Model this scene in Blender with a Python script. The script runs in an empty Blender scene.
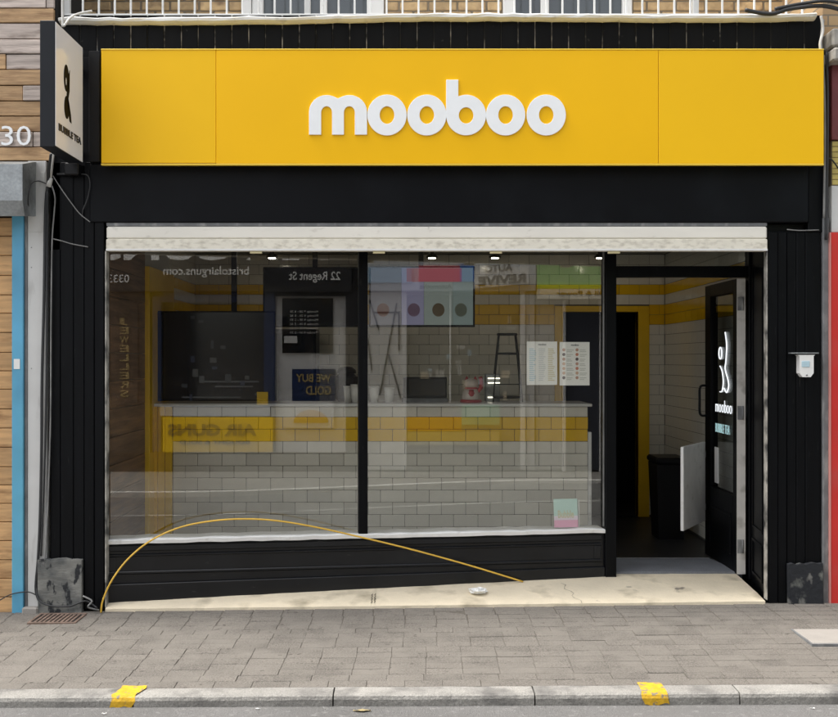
import bpy, math, random
from mathutils import Matrix, Vector
R = math.radians
random.seed(7)
scene = bpy.context.scene
COL = scene.collection

# ------------------------------------------------------------------ camera
FPX, VX, VY, DC, EYE = 1102.5, 405.0, 360.0, 7.5, 1.667     # focal length in photo pixels, vanishing point, distance, eye height
cam_d = bpy.data.cameras.new("camera")
cam_d.sensor_width = 36.0
cam_d.lens = FPX / 838.0 * 36.0
cam_d.shift_x = (419.0 - VX) / 838.0
cam_d.shift_y = (VY - 358.5) / 838.0
cam_d.clip_end = 600
cam = bpy.data.objects.new("camera", cam_d)
COL.objects.link(cam)
cam.location = (0, -DC, EYE)
cam.rotation_euler = (R(90), 0, 0)
scene.camera = cam

# ------------------------------------------------------------------ sky, sun, exposure
SUN_EL, SUN_AZ = 63.0, 271.0          # azimuth, degrees clockwise from +Y (the building side)
w = bpy.data.worlds.new("World")
scene.world = w
w.use_nodes = True
nt = w.node_tree
bg = nt.nodes["Background"]
sky = nt.nodes.new("ShaderNodeTexSky")
sky.sky_type = 'NISHITA'
sky.sun_disc = False
sky.sun_elevation = R(SUN_EL)
sky.sun_rotation = R(SUN_AZ)
sky.dust_density = 4.0
sky.air_density = 1.0
hs = nt.nodes.new("ShaderNodeHueSaturation")
hs.inputs["Saturation"].default_value = 0.22
nt.links.new(sky.outputs[0], hs.inputs["Color"])
nt.links.new(hs.outputs[0], bg.inputs[0])
bg.inputs[1].default_value = 0.15
sun_d = bpy.data.lights.new("sun", 'SUN')
sun_d.energy = 1.5
sun_d.angle = R(14.0)
sun_d.color = (1.0, 0.95, 0.87)
sun = bpy.data.objects.new("sun", sun_d)
COL.objects.link(sun)
sd = Vector((math.sin(R(SUN_AZ)) * math.cos(R(SUN_EL)), math.cos(R(SUN_AZ)) * math.cos(R(SUN_EL)), math.sin(R(SUN_EL))))
sun.rotation_euler = sd.to_track_quat('Z', 'Y').to_euler()
sun.location = (0, -4, 12)
scene.view_settings.view_transform = 'Standard'
scene.view_settings.look = 'None'
scene.view_settings.gamma = 1
scene.view_settings.exposure = 1.28
scene.render.engine = 'CYCLES'
scene.cycles.use_denoising = True
scene.cycles.max_bounces = 10
scene.cycles.transparent_max_bounces = 16
scene.cycles.sample_clamp_indirect = 6.0

# ------------------------------------------------------------------ pixel -> metres
def S(d): return FPX / (DC + d)
def X(px, d=0.0): return (px - VX) / S(d)
def Z(py, d=0.0): return EYE + (VY - py) / S(d)
def gz(x, y):                                     # height of the sloping pavement
    xx = max(-4.5, min(4.5, x))
    k = 1.0 - 0.5 * min(1.0, max(0.0, -y / 1.68))
    return -0.015 + 0.012 * xx * k + 0.025 * max(-1.9, min(0.3, y))

# ------------------------------------------------------------------ mesh builder
class MB:
    def __init__(s): s.v, s.f, s.sm = [], [], []
    def add(s, vs, fs, smooth=False):
        o = len(s.v)
        s.v += [tuple(v) for v in vs]
        s.f += [tuple(i + o for i in f) for f in fs]
        s.sm += [smooth] * len(fs)
        return s
    def box(s, x0, x1, y0, y1, z0, z1, c=0.0):
        x0, x1 = min(x0, x1), max(x0, x1); y0, y1 = min(y0, y1), max(y0, y1); z0, z1 = min(z0, z1), max(z0, z1)
        if c <= 0:
            vs = [(x, y, z) for x in (x0, x1) for y in (y0, y1) for z in (z0, z1)]
            return s.add(vs, [(0, 1, 3, 2), (4, 6, 7, 5), (0, 4, 5, 1), (2, 3, 7, 6), (0, 2, 6, 4), (1, 5, 7, 3)])
        c = min(c, (x1 - x0) * .45, (y1 - y0) * .45, (z1 - z0) * .45)
        lo, hi = (x0, y0, z0), (x1, y1, z1)
        vs, idx = [], {}
        for a in range(3):
            for sx in (0, 1):
                for sy in (0, 1):
                    for sz in (0, 1):
                        sg = (sx, sy, sz)
                        p = [(hi[k] - (0 if k == a else c)) if sg[k] else (lo[k] + (0 if k == a else c)) for k in range(3)]
                        idx[(a, sg)] = len(vs); vs.append(tuple(p))
        fs = []
        for a in range(3):
            b, d = (a + 1) % 3, (a + 2) % 3
            for sa in (0, 1):
                q = []
                for tb, td in ((0, 0), (1, 0), (1, 1), (0, 1)):
                    g = [0, 0, 0]; g[a] = sa; g[b] = tb; g[d] = td
                    q.append(idx[(a, tuple(g))])
                fs.append(q)
            for tb in (0, 1):
                for td in (0, 1):
                    g0 = [0, 0, 0]; g0[b] = tb; g0[d] = td; g1 = list(g0); g1[a] = 1
                    fs.append([idx[(b, tuple(g0))], idx[(b, tuple(g1))], idx[(d, tuple(g1))], idx[(d, tuple(g0))]])
        for sx in (0, 1):
            for sy in (0, 1):
                for sz in (0, 1):
                    fs.append([idx[(a, (sx, sy, sz))] for a in range(3)])
        ctr = Vector(((x0 + x1) / 2, (y0 + y1) / 2, (z0 + z1) / 2))
        out = []
        for f in fs:
            p = [Vector(vs[i]) for i in f]
            n = (p[1] - p[0]).cross(p[2] - p[0])
            m = sum(p, Vector()) / len(p) - ctr
            out.append(tuple(f) if n.dot(m) > 0 else tuple(reversed(f)))
        return s.add(vs, out)
    def prism(s, poly, y0, y1):                 # polygon in XZ, seen from -Y counter-clockwise, extruded in y
        n = len(poly)
        vs = [(x, y0, z) for x, z in poly] + [(x, y1, z) for x, z in poly]
        fs = [tuple(range(n)), tuple(reversed(range(n, 2 * n)))]
        fs += [(i, i + n, (i + 1) % n + n, (i + 1) % n) for i in range(n)]
        return s.add(vs, fs)
    def plan(s, poly, z0, z1):                  # polygon in XY (counter-clockwise from above)
        n = len(poly)
        vs = [(x, y, z0) for x, y in poly] + [(x, y, z1) for x, y in poly]
        fs = [tuple(reversed(range(n))), tuple(range(n, 2 * n))]
        fs += [(i, (i + 1) % n, (i + 1) % n + n, i + n) for i in range(n)]
        return s.add(vs, fs)
    def tube(s, pts, r, n=8, smooth=True, spline=True):
        P = [Vector(p) for p in pts]
        if spline and len(P) > 2:
            Q = []
            for i in range(len(P) - 1):
                a, b, c, d = P[max(i - 1, 0)], P[i], P[i + 1], P[min(i + 2, len(P) - 1)]
                for k in range(6):
                    t = k / 6
                    Q.append(0.5 * ((2 * b) + (c - a) * t + (2 * a - 5 * b + 4 * c - d) * t * t + (3 * b - a - 3 * c + d) * t ** 3))
            Q.append(P[-1]); P = Q
        vs = []
        for i, p in enumerate(P):
            t = (P[min(i + 1, len(P) - 1)] - P[max(i - 1, 0)]).normalized()
            a = t.cross(Vector((0.31, 0.2, 0.93)))
            if a.length < 1e-4: a = t.cross(Vector((1, 0, 0)))
            a.normalize(); b = t.cross(a)
            for k in range(n):
                an = 2 * math.pi * k / n
                vs.append(p + (a * math.cos(an) + b * math.sin(an)) * r)
        m = len(P)
        fs = [(i * n + k, i * n + (k + 1) % n, (i + 1) * n + (k + 1) % n, (i + 1) * n + k) for i in range(m - 1) for k in range(n)]
        fs += [tuple(reversed(range(n))), tuple(range((m - 1) * n, m * n))]
        return s.add(vs, fs, smooth)
    def lathe(s, cx, cy, prof, n=20, smooth=True):
        vs = [(cx + r * math.cos(2 * math.pi * k / n), cy + r * math.sin(2 * math.pi * k / n), z) for r, z in prof for k in range(n)]
        m = len(prof)
        fs = [(i * n + k, i * n + (k + 1) % n, (i + 1) * n + (k + 1) % n, (i + 1) * n + k) for i in range(m - 1) for k in range(n)]
        fs += [tuple(reversed(range(n))), tuple(range((m - 1) * n, m * n))]
        return s.add(vs, fs, smooth)
    def xf(s, fn):
        s.v = [tuple(fn(*v)) for v in s.v]
        return s
    def bounds(s):
        return [(min(v[k] for v in s.v), max(v[k] for v in s.v)) for k in range(3)]

# ------------------------------------------------------------------ text and drawn letter shapes
def curve_to_lists(cu):
    o = bpy.data.objects.new("tmp", cu)
    COL.objects.link(o)
    dg = bpy.context.evaluated_depsgraph_get(); dg.update()
    me = bpy.data.meshes.new_from_object(o.evaluated_get(dg))
    vs = [tuple(v.co) for v in me.vertices]
    fs = [tuple(p.vertices) for p in me.polygons]
    bpy.data.objects.remove(o); bpy.data.meshes.remove(me)
    return vs, fs
def text_lists(body, box, depth=0.002, bold=0.0, shear=0.0):
    """text fitted into box (u0, u1, v0, v1); returns plane coordinates u, v and height w"""
    cu = bpy.data.curves.new("t", 'FONT')
    cu.body = body; cu.size = 1.0; cu.extrude = 0.02; cu.offset = bold; cu.shear = shear
    cu.resolution_u = 3
    cu.align_x = 'CENTER'
    vs, fs = curve_to_lists(cu)
    bpy.data.curves.remove(cu)
    if not vs: return [], []
    us = [v[0] for v in vs]; ws = [v[1] for v in vs]
    a0, a1, b0, b1 = min(us), max(us), min(ws), max(ws)
    u0, u1, v0, v1 = box
    return [(u0 + (v[0] - a0) / (a1 - a0) * (u1 - u0), v0 + (v[1] - b0) / (b1 - b0) * (v1 - v0), (v[2] + 0.02) / 0.04 * depth) for v in vs], fs
def shape_lists(loops, depth, bevel=0.0):
    cu = bpy.data.curves.new("s", 'CURVE')
    cu.dimensions = '2D'; cu.fill_mode = 'BOTH'; cu.extrude = depth / 2; cu.bevel_depth = bevel; cu.bevel_resolution = 1
    for lp in loops:
        sp = cu.splines.new('POLY'); sp.points.add(len(lp) - 1); sp.use_cyclic_u = True
        for p, q in zip(sp.points, lp): p.co = (q[0], q[1], 0, 1)
    vs, fs = curve_to_lists(cu)
    bpy.data.curves.remove(cu)
    return vs, fs
def front(y): return lambda u, v, w_: (u, y - w_, v)              # facing the street (-Y)
def text_front(mb, body, box, y, depth=0.003, bold=0.0, shear=0.0):
    vs, fs = text_lists(body, box, depth, bold, shear)
    return mb.add([front(y)(*v) for v in vs], fs)

# ------------------------------------------------------------------ materials
def M(name, col, rough=0.6, var=0.0, vs=6.0, stretch=(1, 1, 1), bump=0.0, bs=60.0, objvar=0.0, coat=0.0, metal=0.0,
      dirt=None, dirt_amt=0.5, dirt_s=5.0, dirt_soft=0.12, dirt_st=(1, 1, 1), emit=0.0, spec=0.5, fine=0.0, fines=220.0, dirt2=None, dirt2_amt=0.5, dirt2_s=12.0):
    m = bpy.data.materials.new(name); m.use_nodes = True
    t = m.node_tree; N = t.nodes; L = t.links
    b = N["Principled BSDF"]
    b.inputs["Roughness"].default_value = rough
    b.inputs["Metallic"].default_value = metal
    b.inputs["Specular IOR Level"].default_value = spec
    b.inputs["Coat Weight"].default_value = coat
    b.inputs["Coat Roughness"].default_value = 0.12
    geo = N.new("ShaderNodeNewGeometry")
    def noise(scale, st=(1, 1, 1), detail=4.0):
        mp = N.new("ShaderNodeMapping"); mp.inputs["Scale"].default_value = st
        L.new(geo.outputs["Position"], mp.inputs["Vector"])
        n = N.new("ShaderNodeTexNoise"); n.inputs["Scale"].default_value = scale; n.inputs["Detail"].default_value = detail
        L.new(mp.outputs[0], n.inputs["Vector"])
        return n.outputs["Fac"]
    def mix(fac, a, c, mode='MIX'):
        x = N.new("ShaderNodeMix"); x.data_type = 'RGBA'; x.blend_type = mode; x.clamp_factor = True
        if isinstance(fac, float): x.inputs[0].default_value = fac
        else: L.new(fac, x.inputs[0])
        for s_, v in ((x.inputs[6], a), (x.inputs[7], c)):
            if isinstance(v, tuple): s_.default_value = (*v, 1)
            else: L.new(v, s_)
        return x.outputs[2]
    def rng(sock, a, c, lo=0.0, hi=1.0):
        r = N.new("ShaderNodeMapRange"); r.inputs[1].default_value = a; r.inputs[2].default_value = c
        r.inputs[3].default_value = lo; r.inputs[4].default_value = hi
        L.new(sock, r.inputs[0]); return r.outputs[0]
    c = tuple(col)
    if var:
        c = mix(rng(noise(vs, stretch), 0.3, 0.7), tuple(k * (1 - var) for k in col), tuple(min(1, k * (1 + var)) for k in col))
    if fine:
        f = rng(noise(fines, (1, 1, 1), 2.0), 0.3, 0.7, 1 - fine, 1 + fine)
        cb = N.new("ShaderNodeCombineColor"); [L.new(f, cb.inputs[k]) for k in range(3)]
        c = mix(1.0, c, cb.outputs[0], 'MULTIPLY')
    if objvar:
        oi = N.new("ShaderNodeObjectInfo")
        f = rng(oi.outputs["Random"], 0, 1, 1 - objvar, 1 + objvar)
        cb = N.new("ShaderNodeCombineColor"); [L.new(f, cb.inputs[k]) for k in range(3)]
        c = mix(1.0, c, cb.outputs[0], 'MULTIPLY')
    if dirt:
        c = mix(rng(noise(dirt_s, dirt_st, 8.0), 1 - dirt_amt - dirt_soft, 1 - dirt_amt + dirt_soft), c, tuple(dirt))
    if dirt2:
        c = mix(rng(noise(dirt2_s, (1.3, 1, .7), 10.0), 1 - dirt2_amt - .03, 1 - dirt2_amt + .03), c, tuple(dirt2))
    if isinstance(c, tuple): b.inputs["Base Color"].default_value = (*c, 1)
    else: L.new(c, b.inputs["Base Color"])
    if emit:
        if isinstance(c, tuple): b.inputs["Emission Color"].default_value = (*c, 1)
        else: L.new(c, b.inputs["Emission Color"])
        b.inputs["Emission Strength"].default_value = emit
    if bump:
        bp = N.new("ShaderNodeBump"); bp.inputs["Strength"].default_value = bump; bp.inputs["Distance"].default_value = 0.01
        L.new(noise(bs, stretch, 6.0), bp.inputs["Height"]); L.new(bp.outputs[0], b.inputs["Normal"])
    return m

def glass_mat(name, tint=(0.975, 0.975, 0.955), f0=0.045, wob=0.0):
    m = bpy.data.materials.new(name); m.use_nodes = True
    t = m.node_tree; N = t.nodes; L = t.links
    N.remove(N["Principled BSDF"])
    out = [n for n in N if n.type == 'OUTPUT_MATERIAL'][0]
    tr = N.new("ShaderNodeBsdfTransparent"); tr.inputs[0].default_value = (*tint, 1)
    gl = N.new("ShaderNodeBsdfGlossy"); gl.inputs["Roughness"].default_value = 0.0
    lw = N.new("ShaderNodeLayerWeight"); lw.inputs[0].default_value = 0.5
    pw = N.new("ShaderNodeMath"); pw.operation = 'POWER'; pw.inputs[1].default_value = 5.0
    L.new(lw.outputs["Facing"], pw.inputs[0])
    ma = N.new("ShaderNodeMath"); ma.operation = 'MULTIPLY_ADD'; ma.inputs[1].default_value = 1 - f0; ma.inputs[2].default_value = f0
    L.new(pw.outputs[0], ma.inputs[0])
    if wob:
        g = N.new("ShaderNodeNewGeometry")
        n = N.new("ShaderNodeTexNoise"); n.inputs["Scale"].default_value = 0.8; n.inputs["Detail"].default_value = 1.5
        L.new(g.outputs["Position"], n.inputs["Vector"])
        bp = N.new("ShaderNodeBump"); bp.inputs["Strength"].default_value = wob; bp.inputs["Distance"].default_value = 0.02
        L.new(n.outputs["Fac"], bp.inputs["Height"]); L.new(bp.outputs[0], gl.inputs["Normal"])
    mx = N.new("ShaderNodeMixShader")
    L.new(ma.outputs[0], mx.inputs[0]); L.new(tr.outputs[0], mx.inputs[1]); L.new(gl.outputs[0], mx.inputs[2])
    L.new(mx.outputs[0], out.inputs["Surface"])
    return m

def brick_mat(name, c1, c2, mortar, bw, bh, ms, axis='XZ', offs=0.5, rough=0.85):
    m = bpy.data.materials.new(name); m.use_nodes = True
    t = m.node_tree; N = t.nodes; L = t.links
    b = N["Principled BSDF"]; b.inputs["Roughness"].default_value = rough
    g = N.new("ShaderNodeNewGeometry"); sp = N.new("ShaderNodeSeparateXYZ"); cb = N.new("ShaderNodeCombineXYZ")
    L.new(g.outputs["Position"], sp.inputs[0])
    L.new(sp.outputs["XYZ".index(axis[0])], cb.inputs[0]); L.new(sp.outputs["XYZ".index(axis[1])], cb.inputs[1])
    br = N.new("ShaderNodeTexBrick"); br.offset = offs
    br.inputs["Color1"].default_value = (*c1, 1); br.inputs["Color2"].default_value = (*c2, 1); br.inputs["Mortar"].default_value = (*mortar, 1)
    br.inputs["Scale"].default_value = 1.0; br.inputs["Mortar Size"].default_value = ms; br.inputs["Brick Width"].default_value = bw; br.inputs["Row Height"].default_value = bh
    L.new(cb.outputs[0], br.inputs["Vector"])
    L.new(br.outputs["Color"], b.inputs["Base Color"])
    bp = N.new("ShaderNodeBump"); bp.invert = True; bp.inputs["Strength"].default_value = 0.5; bp.inputs["Distance"].default_value = 0.006
    L.new(br.outputs["Fac"], bp.inputs["Height"]); L.new(bp.outputs[0], b.inputs["Normal"])
    return m

BLACK = M("black_paint", (0.0022, 0.0026, 0.0036), 0.45, spec=0.14, var=0.35, vs=5, stretch=(5, 1, .5), bump=0.08, bs=14, dirt=(0.035, 0.035, 0.033), dirt_amt=0.26, dirt_s=22, dirt_soft=0.06, dirt_st=(3, 1, .4))
BLACKB = M("black_board", (0.0022, 0.0024, 0.0028), 0.5, spec=0.13, var=0.4, vs=5, stretch=(4, 1, .5), objvar=0.3, dirt=(0.10, 0.095, 0.09), dirt_amt=0.24, dirt_s=24, dirt_soft=0.05)
BLACKS = M("black_satin", (0.0018, 0.0024, 0.004), 0.45, spec=0.16, var=0.3, vs=1.2, bump=0.03, bs=30, dirt=(0.006, 0.0075, 0.010), dirt_amt=0.36, dirt_s=2.0, dirt_soft=0.15)
BLACKP = M("black_plastic", (0.004, 0.004, 0.005), 0.45, spec=0.25)
WORN = M("worn_joint", (0.30, 0.285, 0.26), 0.85, dirt=(0.012, 0.012, 0.012), dirt_amt=0.56, dirt_s=11, dirt_soft=0.08)
YELLOW = M("yellow_panel", (0.93, 0.515, 0.005), 0.4, spec=0.22, var=0.035, vs=1.1, bump=0.012, bs=3)
YELLOW2 = M("yellow_panel_side", (0.92, 0.53, 0.008), 0.4, spec=0.22, var=0.03, vs=1.3, bump=0.012, bs=3)
RISER = M("black_gloss_riser", (0.005, 0.006, 0.008), 0.28, spec=0.45, var=0.3, vs=3, bump=0.05, bs=18, dirt=(0.05, 0.05, 0.048), dirt_amt=0.25, dirt_s=14, dirt_soft=0.08, dirt_st=(1, 1, 3))
YEDGE = M("yellow_edge", (0.86, 0.60, 0.06), 0.4)
LETTER = M("white_acrylic", (0.90, 0.92, 0.93), 0.25, var=0.02, vs=9)
WHITE = M("white_paint", (0.76, 0.76, 0.74), 0.45, var=0.06, vs=7, dirt=(0.42, 0.40, 0.36), dirt_amt=0.28, dirt_s=12)
SIGNW = M("white_sign_face", (0.90, 0.90, 0.91), 0.12, spec=0.5)
CREAM = M("shutter_cream", (0.84, 0.81, 0.73), 0.42, var=0.05, vs=3, stretch=(.6, 1, 3), dirt=(0.40, 0.37, 0.31), dirt_amt=0.22, dirt_s=9, dirt_soft=0.16, dirt_st=(1, 1, 2.5), dirt2=(0.20, 0.19, 0.17), dirt2_amt=0.235, dirt2_s=7)
GUIDE = M("guide_rail_worn", (0.46, 0.44, 0.39), 0.5, dirt=(0.06, 0.06, 0.057), dirt_amt=0.48, dirt_s=9, dirt_soft=0.12)
CREAMD = M("shutter_rail_dirty", (0.82, 0.78, 0.67), 0.5, var=0.06, vs=4, dirt=(0.56, 0.52, 0.43), dirt_amt=0.40, dirt_s=20, dirt_soft=0.14, dirt_st=(1, 1, 2))
SLAB = M("painted_concrete", (0.74, 0.65, 0.49), 0.8, var=0.09, vs=3.5, bump=0.3, bs=40, dirt=(0.34, 0.29, 0.20), dirt_amt=0.38, dirt_s=3.4, dirt_soft=0.10, fine=0.06, dirt2=(0.24, 0.21, 0.17), dirt2_amt=0.30, dirt2_s=5)
PAVER = M("paving_block", (0.142, 0.129, 0.113), 0.9, var=0.08, vs=4, bump=0.5, bs=70, objvar=0.12, fine=0.42, fines=130, dirt=(0.175, 0.16, 0.14), dirt_amt=0.42, dirt_s=6, dirt_soft=0.14, dirt2=(0.085, 0.075, 0.065), dirt2_amt=0.31, dirt2_s=17)
PAVBED = brick_mat("paving_far", (0.21, 0.18, 0.15), (0.16, 0.14, 0.12), (0.06, 0.055, 0.05), 0.21, 0.15, 0.006, 'XY')
BED = M("joint_sand", (0.105, 0.093, 0.078), 0.95, var=0.3, vs=14)
KERB = M("kerb_concrete", (0.27, 0.26, 0.24), 0.9, var=0.14, vs=5, bump=0.6, bs=55, objvar=0.06, fine=0.25, fines=150, dirt=(0.11, 0.105, 0.10), dirt_amt=0.40, dirt_s=6, dirt_soft=0.12)
PKERB = M("pale_kerb", (0.62, 0.61, 0.58), 0.85, var=0.1)
ASPH = M("asphalt", (0.135, 0.132, 0.128), 0.92, var=0.15, vs=1.2, bump=0.7, bs=120, fine=0.35, fines=240, dirt=(0.20, 0.195, 0.19), dirt_amt=0.36, dirt_s=30, dirt_soft=0.06)
GROUND = M("ground_earth", (0.12, 0.115, 0.105), 0.95, var=0.2, vs=.6)
YPAINT = M("yellow_road_paint", (0.58, 0.345, 0.014), 0.8, var=0.15, vs=20, dirt=(0.22, 0.19, 0.13), dirt_amt=0.40, dirt_s=30, dirt_soft=0.04, bump=0.4, bs=70)
PLATE = M("pale_cover", (0.30, 0.28, 0.255), 0.85, var=0.08, vs=6, fine=0.1, bump=0.2)
PLINTH = M("peeling_plinth", (0.19, 0.19, 0.175), 0.85, var=0.25, vs=14, stretch=(.6, 1, 1.6), bump=0.5, bs=30, dirt=(0.085, 0.09, 0.09), dirt_amt=0.48, dirt_s=9, dirt_soft=0.12, dirt2=(0.02, 0.022, 0.025), dirt2_amt=0.40, dirt2_s=15)
PLINTHD = M("peeling_plinth_dark", (0.16, 0.165, 0.15), 0.8, var=0.25, vs=14, bump=0.5, bs=30, dirt=(0.014, 0.016, 0.020), dirt_amt=0.60, dirt_s=8, dirt_soft=0.05, dirt2=(0.15, 0.148, 0.138), dirt2_amt=0.42, dirt2_s=9)
STEEL = M("galvanised_steel", (0.30, 0.32, 0.33), 0.45, var=0.12, vs=9, metal=0.55, fine=0.12, fines=60, dirt=(0.12, 0.13, 0.13), dirt_amt=0.34, dirt_s=5)
GREYM = M("grey_metal", (0.16, 0.165, 0.17), 0.55, var=0.2, vs=10, dirt=(0.42, 0.42, 0.40), dirt_amt=0.34, dirt_s=12, dirt_st=(1, 1, .35))
CABLE = M("black_cable", (0.02, 0.021, 0.023), 0.5)
GCABLE = M("grey_cable", (0.20, 0.20, 0.195), 0.6, var=0.3, vs=8)
WCABLE = M("white_cable", (0.62, 0.61, 0.58), 0.5, var=0.2, vs=9)
YCABLE = M("yellow_cable", (0.74, 0.46, 0.06), 0.4, var=0.08, vs=6)
RUST = M("rusty_iron", (0.16, 0.11, 0.085), 0.85, var=0.3, vs=20, bump=0.5, bs=50)
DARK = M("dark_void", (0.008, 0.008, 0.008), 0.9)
BLUE = M("blue_paint", (0.10, 0.36, 0.56), 0.5, var=0.14, vs=4, dirt=(0.12, 0.42, 0.50), dirt_amt=0.45, dirt_s=1.2, dirt_st=(1, 1, .6))
LGREY = M("light_grey_paint", (0.60, 0.60, 0.585), 0.6, var=0.06, vs=4, dirt=(0.30, 0.29, 0.27), dirt_amt=0.32, dirt_s=5, dirt_st=(2, 1, .5))
RED = M("red_paint", (0.58, 0.03, 0.025), 0.4, var=0.08, vs=3, dirt=(0.5, 0.06, 0.05), dirt_amt=0.36, dirt_s=4)
MAROON = M("maroon_tiles", (0.16, 0.035, 0.04), 0.4, var=0.2, vs=8)
CABWOOD = M("wood_cladding_brown", (0.17, 0.095, 0.05), 0.6, var=0.45, vs=5, stretch=(1, .4, 5), objvar=0.2, bump=0.2, bs=12)
WOOD_P = M("plank_pale", (0.52, 0.44, 0.39), 0.75, var=0.28, vs=7, stretch=(.5, 1, 5), objvar=0.14, bump=0.25, bs=20, dirt=(0.15, 0.11, 0.085), dirt_amt=0.33, dirt_s=9, dirt_st=(.5, 1, 1.6))
WOOD_T = M("plank_tan", (0.47, 0.30, 0.155), 0.7, var=0.26, vs=7, stretch=(.5, 1, 5), objvar=0.14, bump=0.25, bs=20, dirt=(0.22, 0.12, 0.055), dirt_amt=0.38, dirt_s=9, dirt_st=(.5, 1, 2.2))
WOOD_W = M("plank_warm", (0.56, 0.33, 0.15), 0.65, var=0.2, vs=7, stretch=(.5, 1, 5), objvar=0.12, bump=0.2, bs=20, dirt=(0.26, 0.13, 0.05), dirt_amt=0.33, dirt_s=9, dirt_st=(.5, 1, 2.0))
BRICKY = M("yellow_brick", (0.44, 0.31, 0.165), 0.9, var=0.2, vs=12, objvar=0.28, bump=0.5, bs=40, dirt=(0.20, 0.13, 0.08), dirt_amt=0.38, dirt_s=9)
MORTAR = M("mortar", (0.20, 0.165, 0.12), 0.95, var=0.15, vs=9)
BRICKW = brick_mat("brick_wall_far", (0.44, 0.31, 0.165), (0.34, 0.22, 0.12), (0.20, 0.165, 0.12), 0.225, 0.075, 0.006)
TILEW = M("white_metro_tile", (0.72, 0.69, 0.61), 0.16, objvar=0.09, var=0.02, vs=20)
TILEY = M("yellow_metro_tile", (0.82, 0.50, 0.010), 0.16, objvar=0.06)
GROUT = M("dark_grout", (0.10, 0.098, 0.09), 0.9)
IYELLOW = M("yellow_gloss_paint", (0.84, 0.52, 0.010), 0.35, var=0.05, vs=4)
IFLOOR = M("dark_floor", (0.018, 0.018, 0.019), 0.45, var=0.3, vs=4)
MAT_G = M("grey_door_mat", (0.17, 0.18, 0.20), 0.9, var=0.1, vs=5, fine=0.2, fines=180, bump=0.3)
CEIL = M("ceiling_paint", (0.40, 0.39, 0.36), 0.8)
PLASTER = M("plaster", (0.5, 0.49, 0.46), 0.8)
TOPW = M("counter_top_white", (0.70, 0.70, 0.68), 0.25)
SCREENOFF = M("screen_off", (0.006, 0.008, 0.012), 0.12)
PAPER = M("paper", (0.80, 0.80, 0.78), 0.6)
RENDER_G = M("far_render", (0.22, 0.20, 0.18), 0.85, var=0.1)
OBROWN = M("brown_stained_front", (0.055, 0.038, 0.026), 0.5, var=0.3, vs=3, stretch=(4, 4, .6))
ONAVY = M("navy_frame", (0.012, 0.028, 0.09), 0.4)
OBLACK = M("charcoal_fascia", (0.016, 0.015, 0.016), 0.5)
ODARK = M("dark_window", (0.012, 0.014, 0.017), 0.1)
OWHITE = M("white_upvc", (0.66, 0.66, 0.65), 0.4)
OTEXT = M("sign_lettering_white", (0.85, 0.85, 0.83), 0.5)
OGOLD = M("sign_lettering_gold", (0.40, 0.30, 0.12), 0.5)
OYEL = M("sign_yellow", (0.84, 0.54, 0.012), 0.5)
OINK = M("sign_ink", (0.02, 0.022, 0.03), 0.5)
GLASS = glass_mat("shop_glass", f0=0.092, wob=0.0028)
GLASS2 = glass_mat("door_glass", tint=(0.80, 0.82, 0.82), f0=0.045)
def flat(name, c, rough=0.6, emit=0.0): return M(name, c, rough, emit=emit)

# ------------------------------------------------------------------ objects
FRAME = [Matrix.Identity(4)]
def tag(o, label=None, cat=None, group=None, kind=None):
    if label: o["label"] = label
    if cat: o["category"] = cat
    if group: o["group"] = group
    if kind: o["kind"] = kind
    return o
def mesh_of(mb, name, mat, base):
    me = bpy.data.meshes.new(name)
    me.from_pydata([(v[0] - base[0], v[1] - base[1], v[2] - base[2]) for v in mb.v], [], mb.f)
    me.polygons.foreach_set("use_smooth", mb.sm)
    me.materials.append(mat); me.update()
    return me
BASE = {}
def thing(name, base, label, cat, group=None):
    o = bpy.data.objects.new(name, None); COL.objects.link(o)
    o.empty_display_size = 0.1
    o.matrix_world = FRAME[0] @ Matrix.Translation(base)
    BASE[o] = Vector(base)
    return tag(o, label, cat, group)
def part(name, mb, mat, parent, label=None, kind=None):
    b = BASE[parent]
    o = bpy.data.objects.new(name, mesh_of(mb, name, mat, b)); COL.objects.link(o)
    o.parent = parent; BASE[o] = b
    return tag(o, label, None, None, kind)
def top(name, mb, mat, label, cat, group=None, kind=None):
    bx = mb.bounds(); base = ((bx[0][0] + bx[0][1]) / 2, (bx[1][0] + bx[1][1]) / 2, bx[2][0])
    o = bpy.data.objects.new(name, mesh_of(mb, name, mat, base)); COL.objects.link(o)
    o.matrix_world = FRAME[0] @ Matrix.Translation(base); BASE[o] = Vector(base)
    return tag(o, label, cat, group, kind)
def struct(name, mb, mat):
    o = bpy.data.objects.new(name, mesh_of(mb, name, mat, (0, 0, 0))); COL.objects.link(o)
    o.matrix_world = FRAME[0].copy(); BASE[o] = Vector((0, 0, 0)); o["kind"] = "structure"
    return o
def piece(name, me, parent, loc, rot=(0, 0, 0), scale=(1, 1, 1)):          # shares mesh data
    o = bpy.data.objects.new(name, me); COL.objects.link(o)
    o.parent = parent; o.location = Vector(loc) - BASE[parent]; o.rotation_euler = rot; o.scale = scale
    return o
def B(*a, **k): return MB().box(*a, **k)
def unit_mesh(name, sx, sy, sz, c, mat):                                   # centred in x and z, front at y = 0
    return mesh_of(MB().box(-sx / 2, sx / 2, 0, sy, -sz / 2, sz / 2, c), name, mat, (0, 0, 0))

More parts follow.
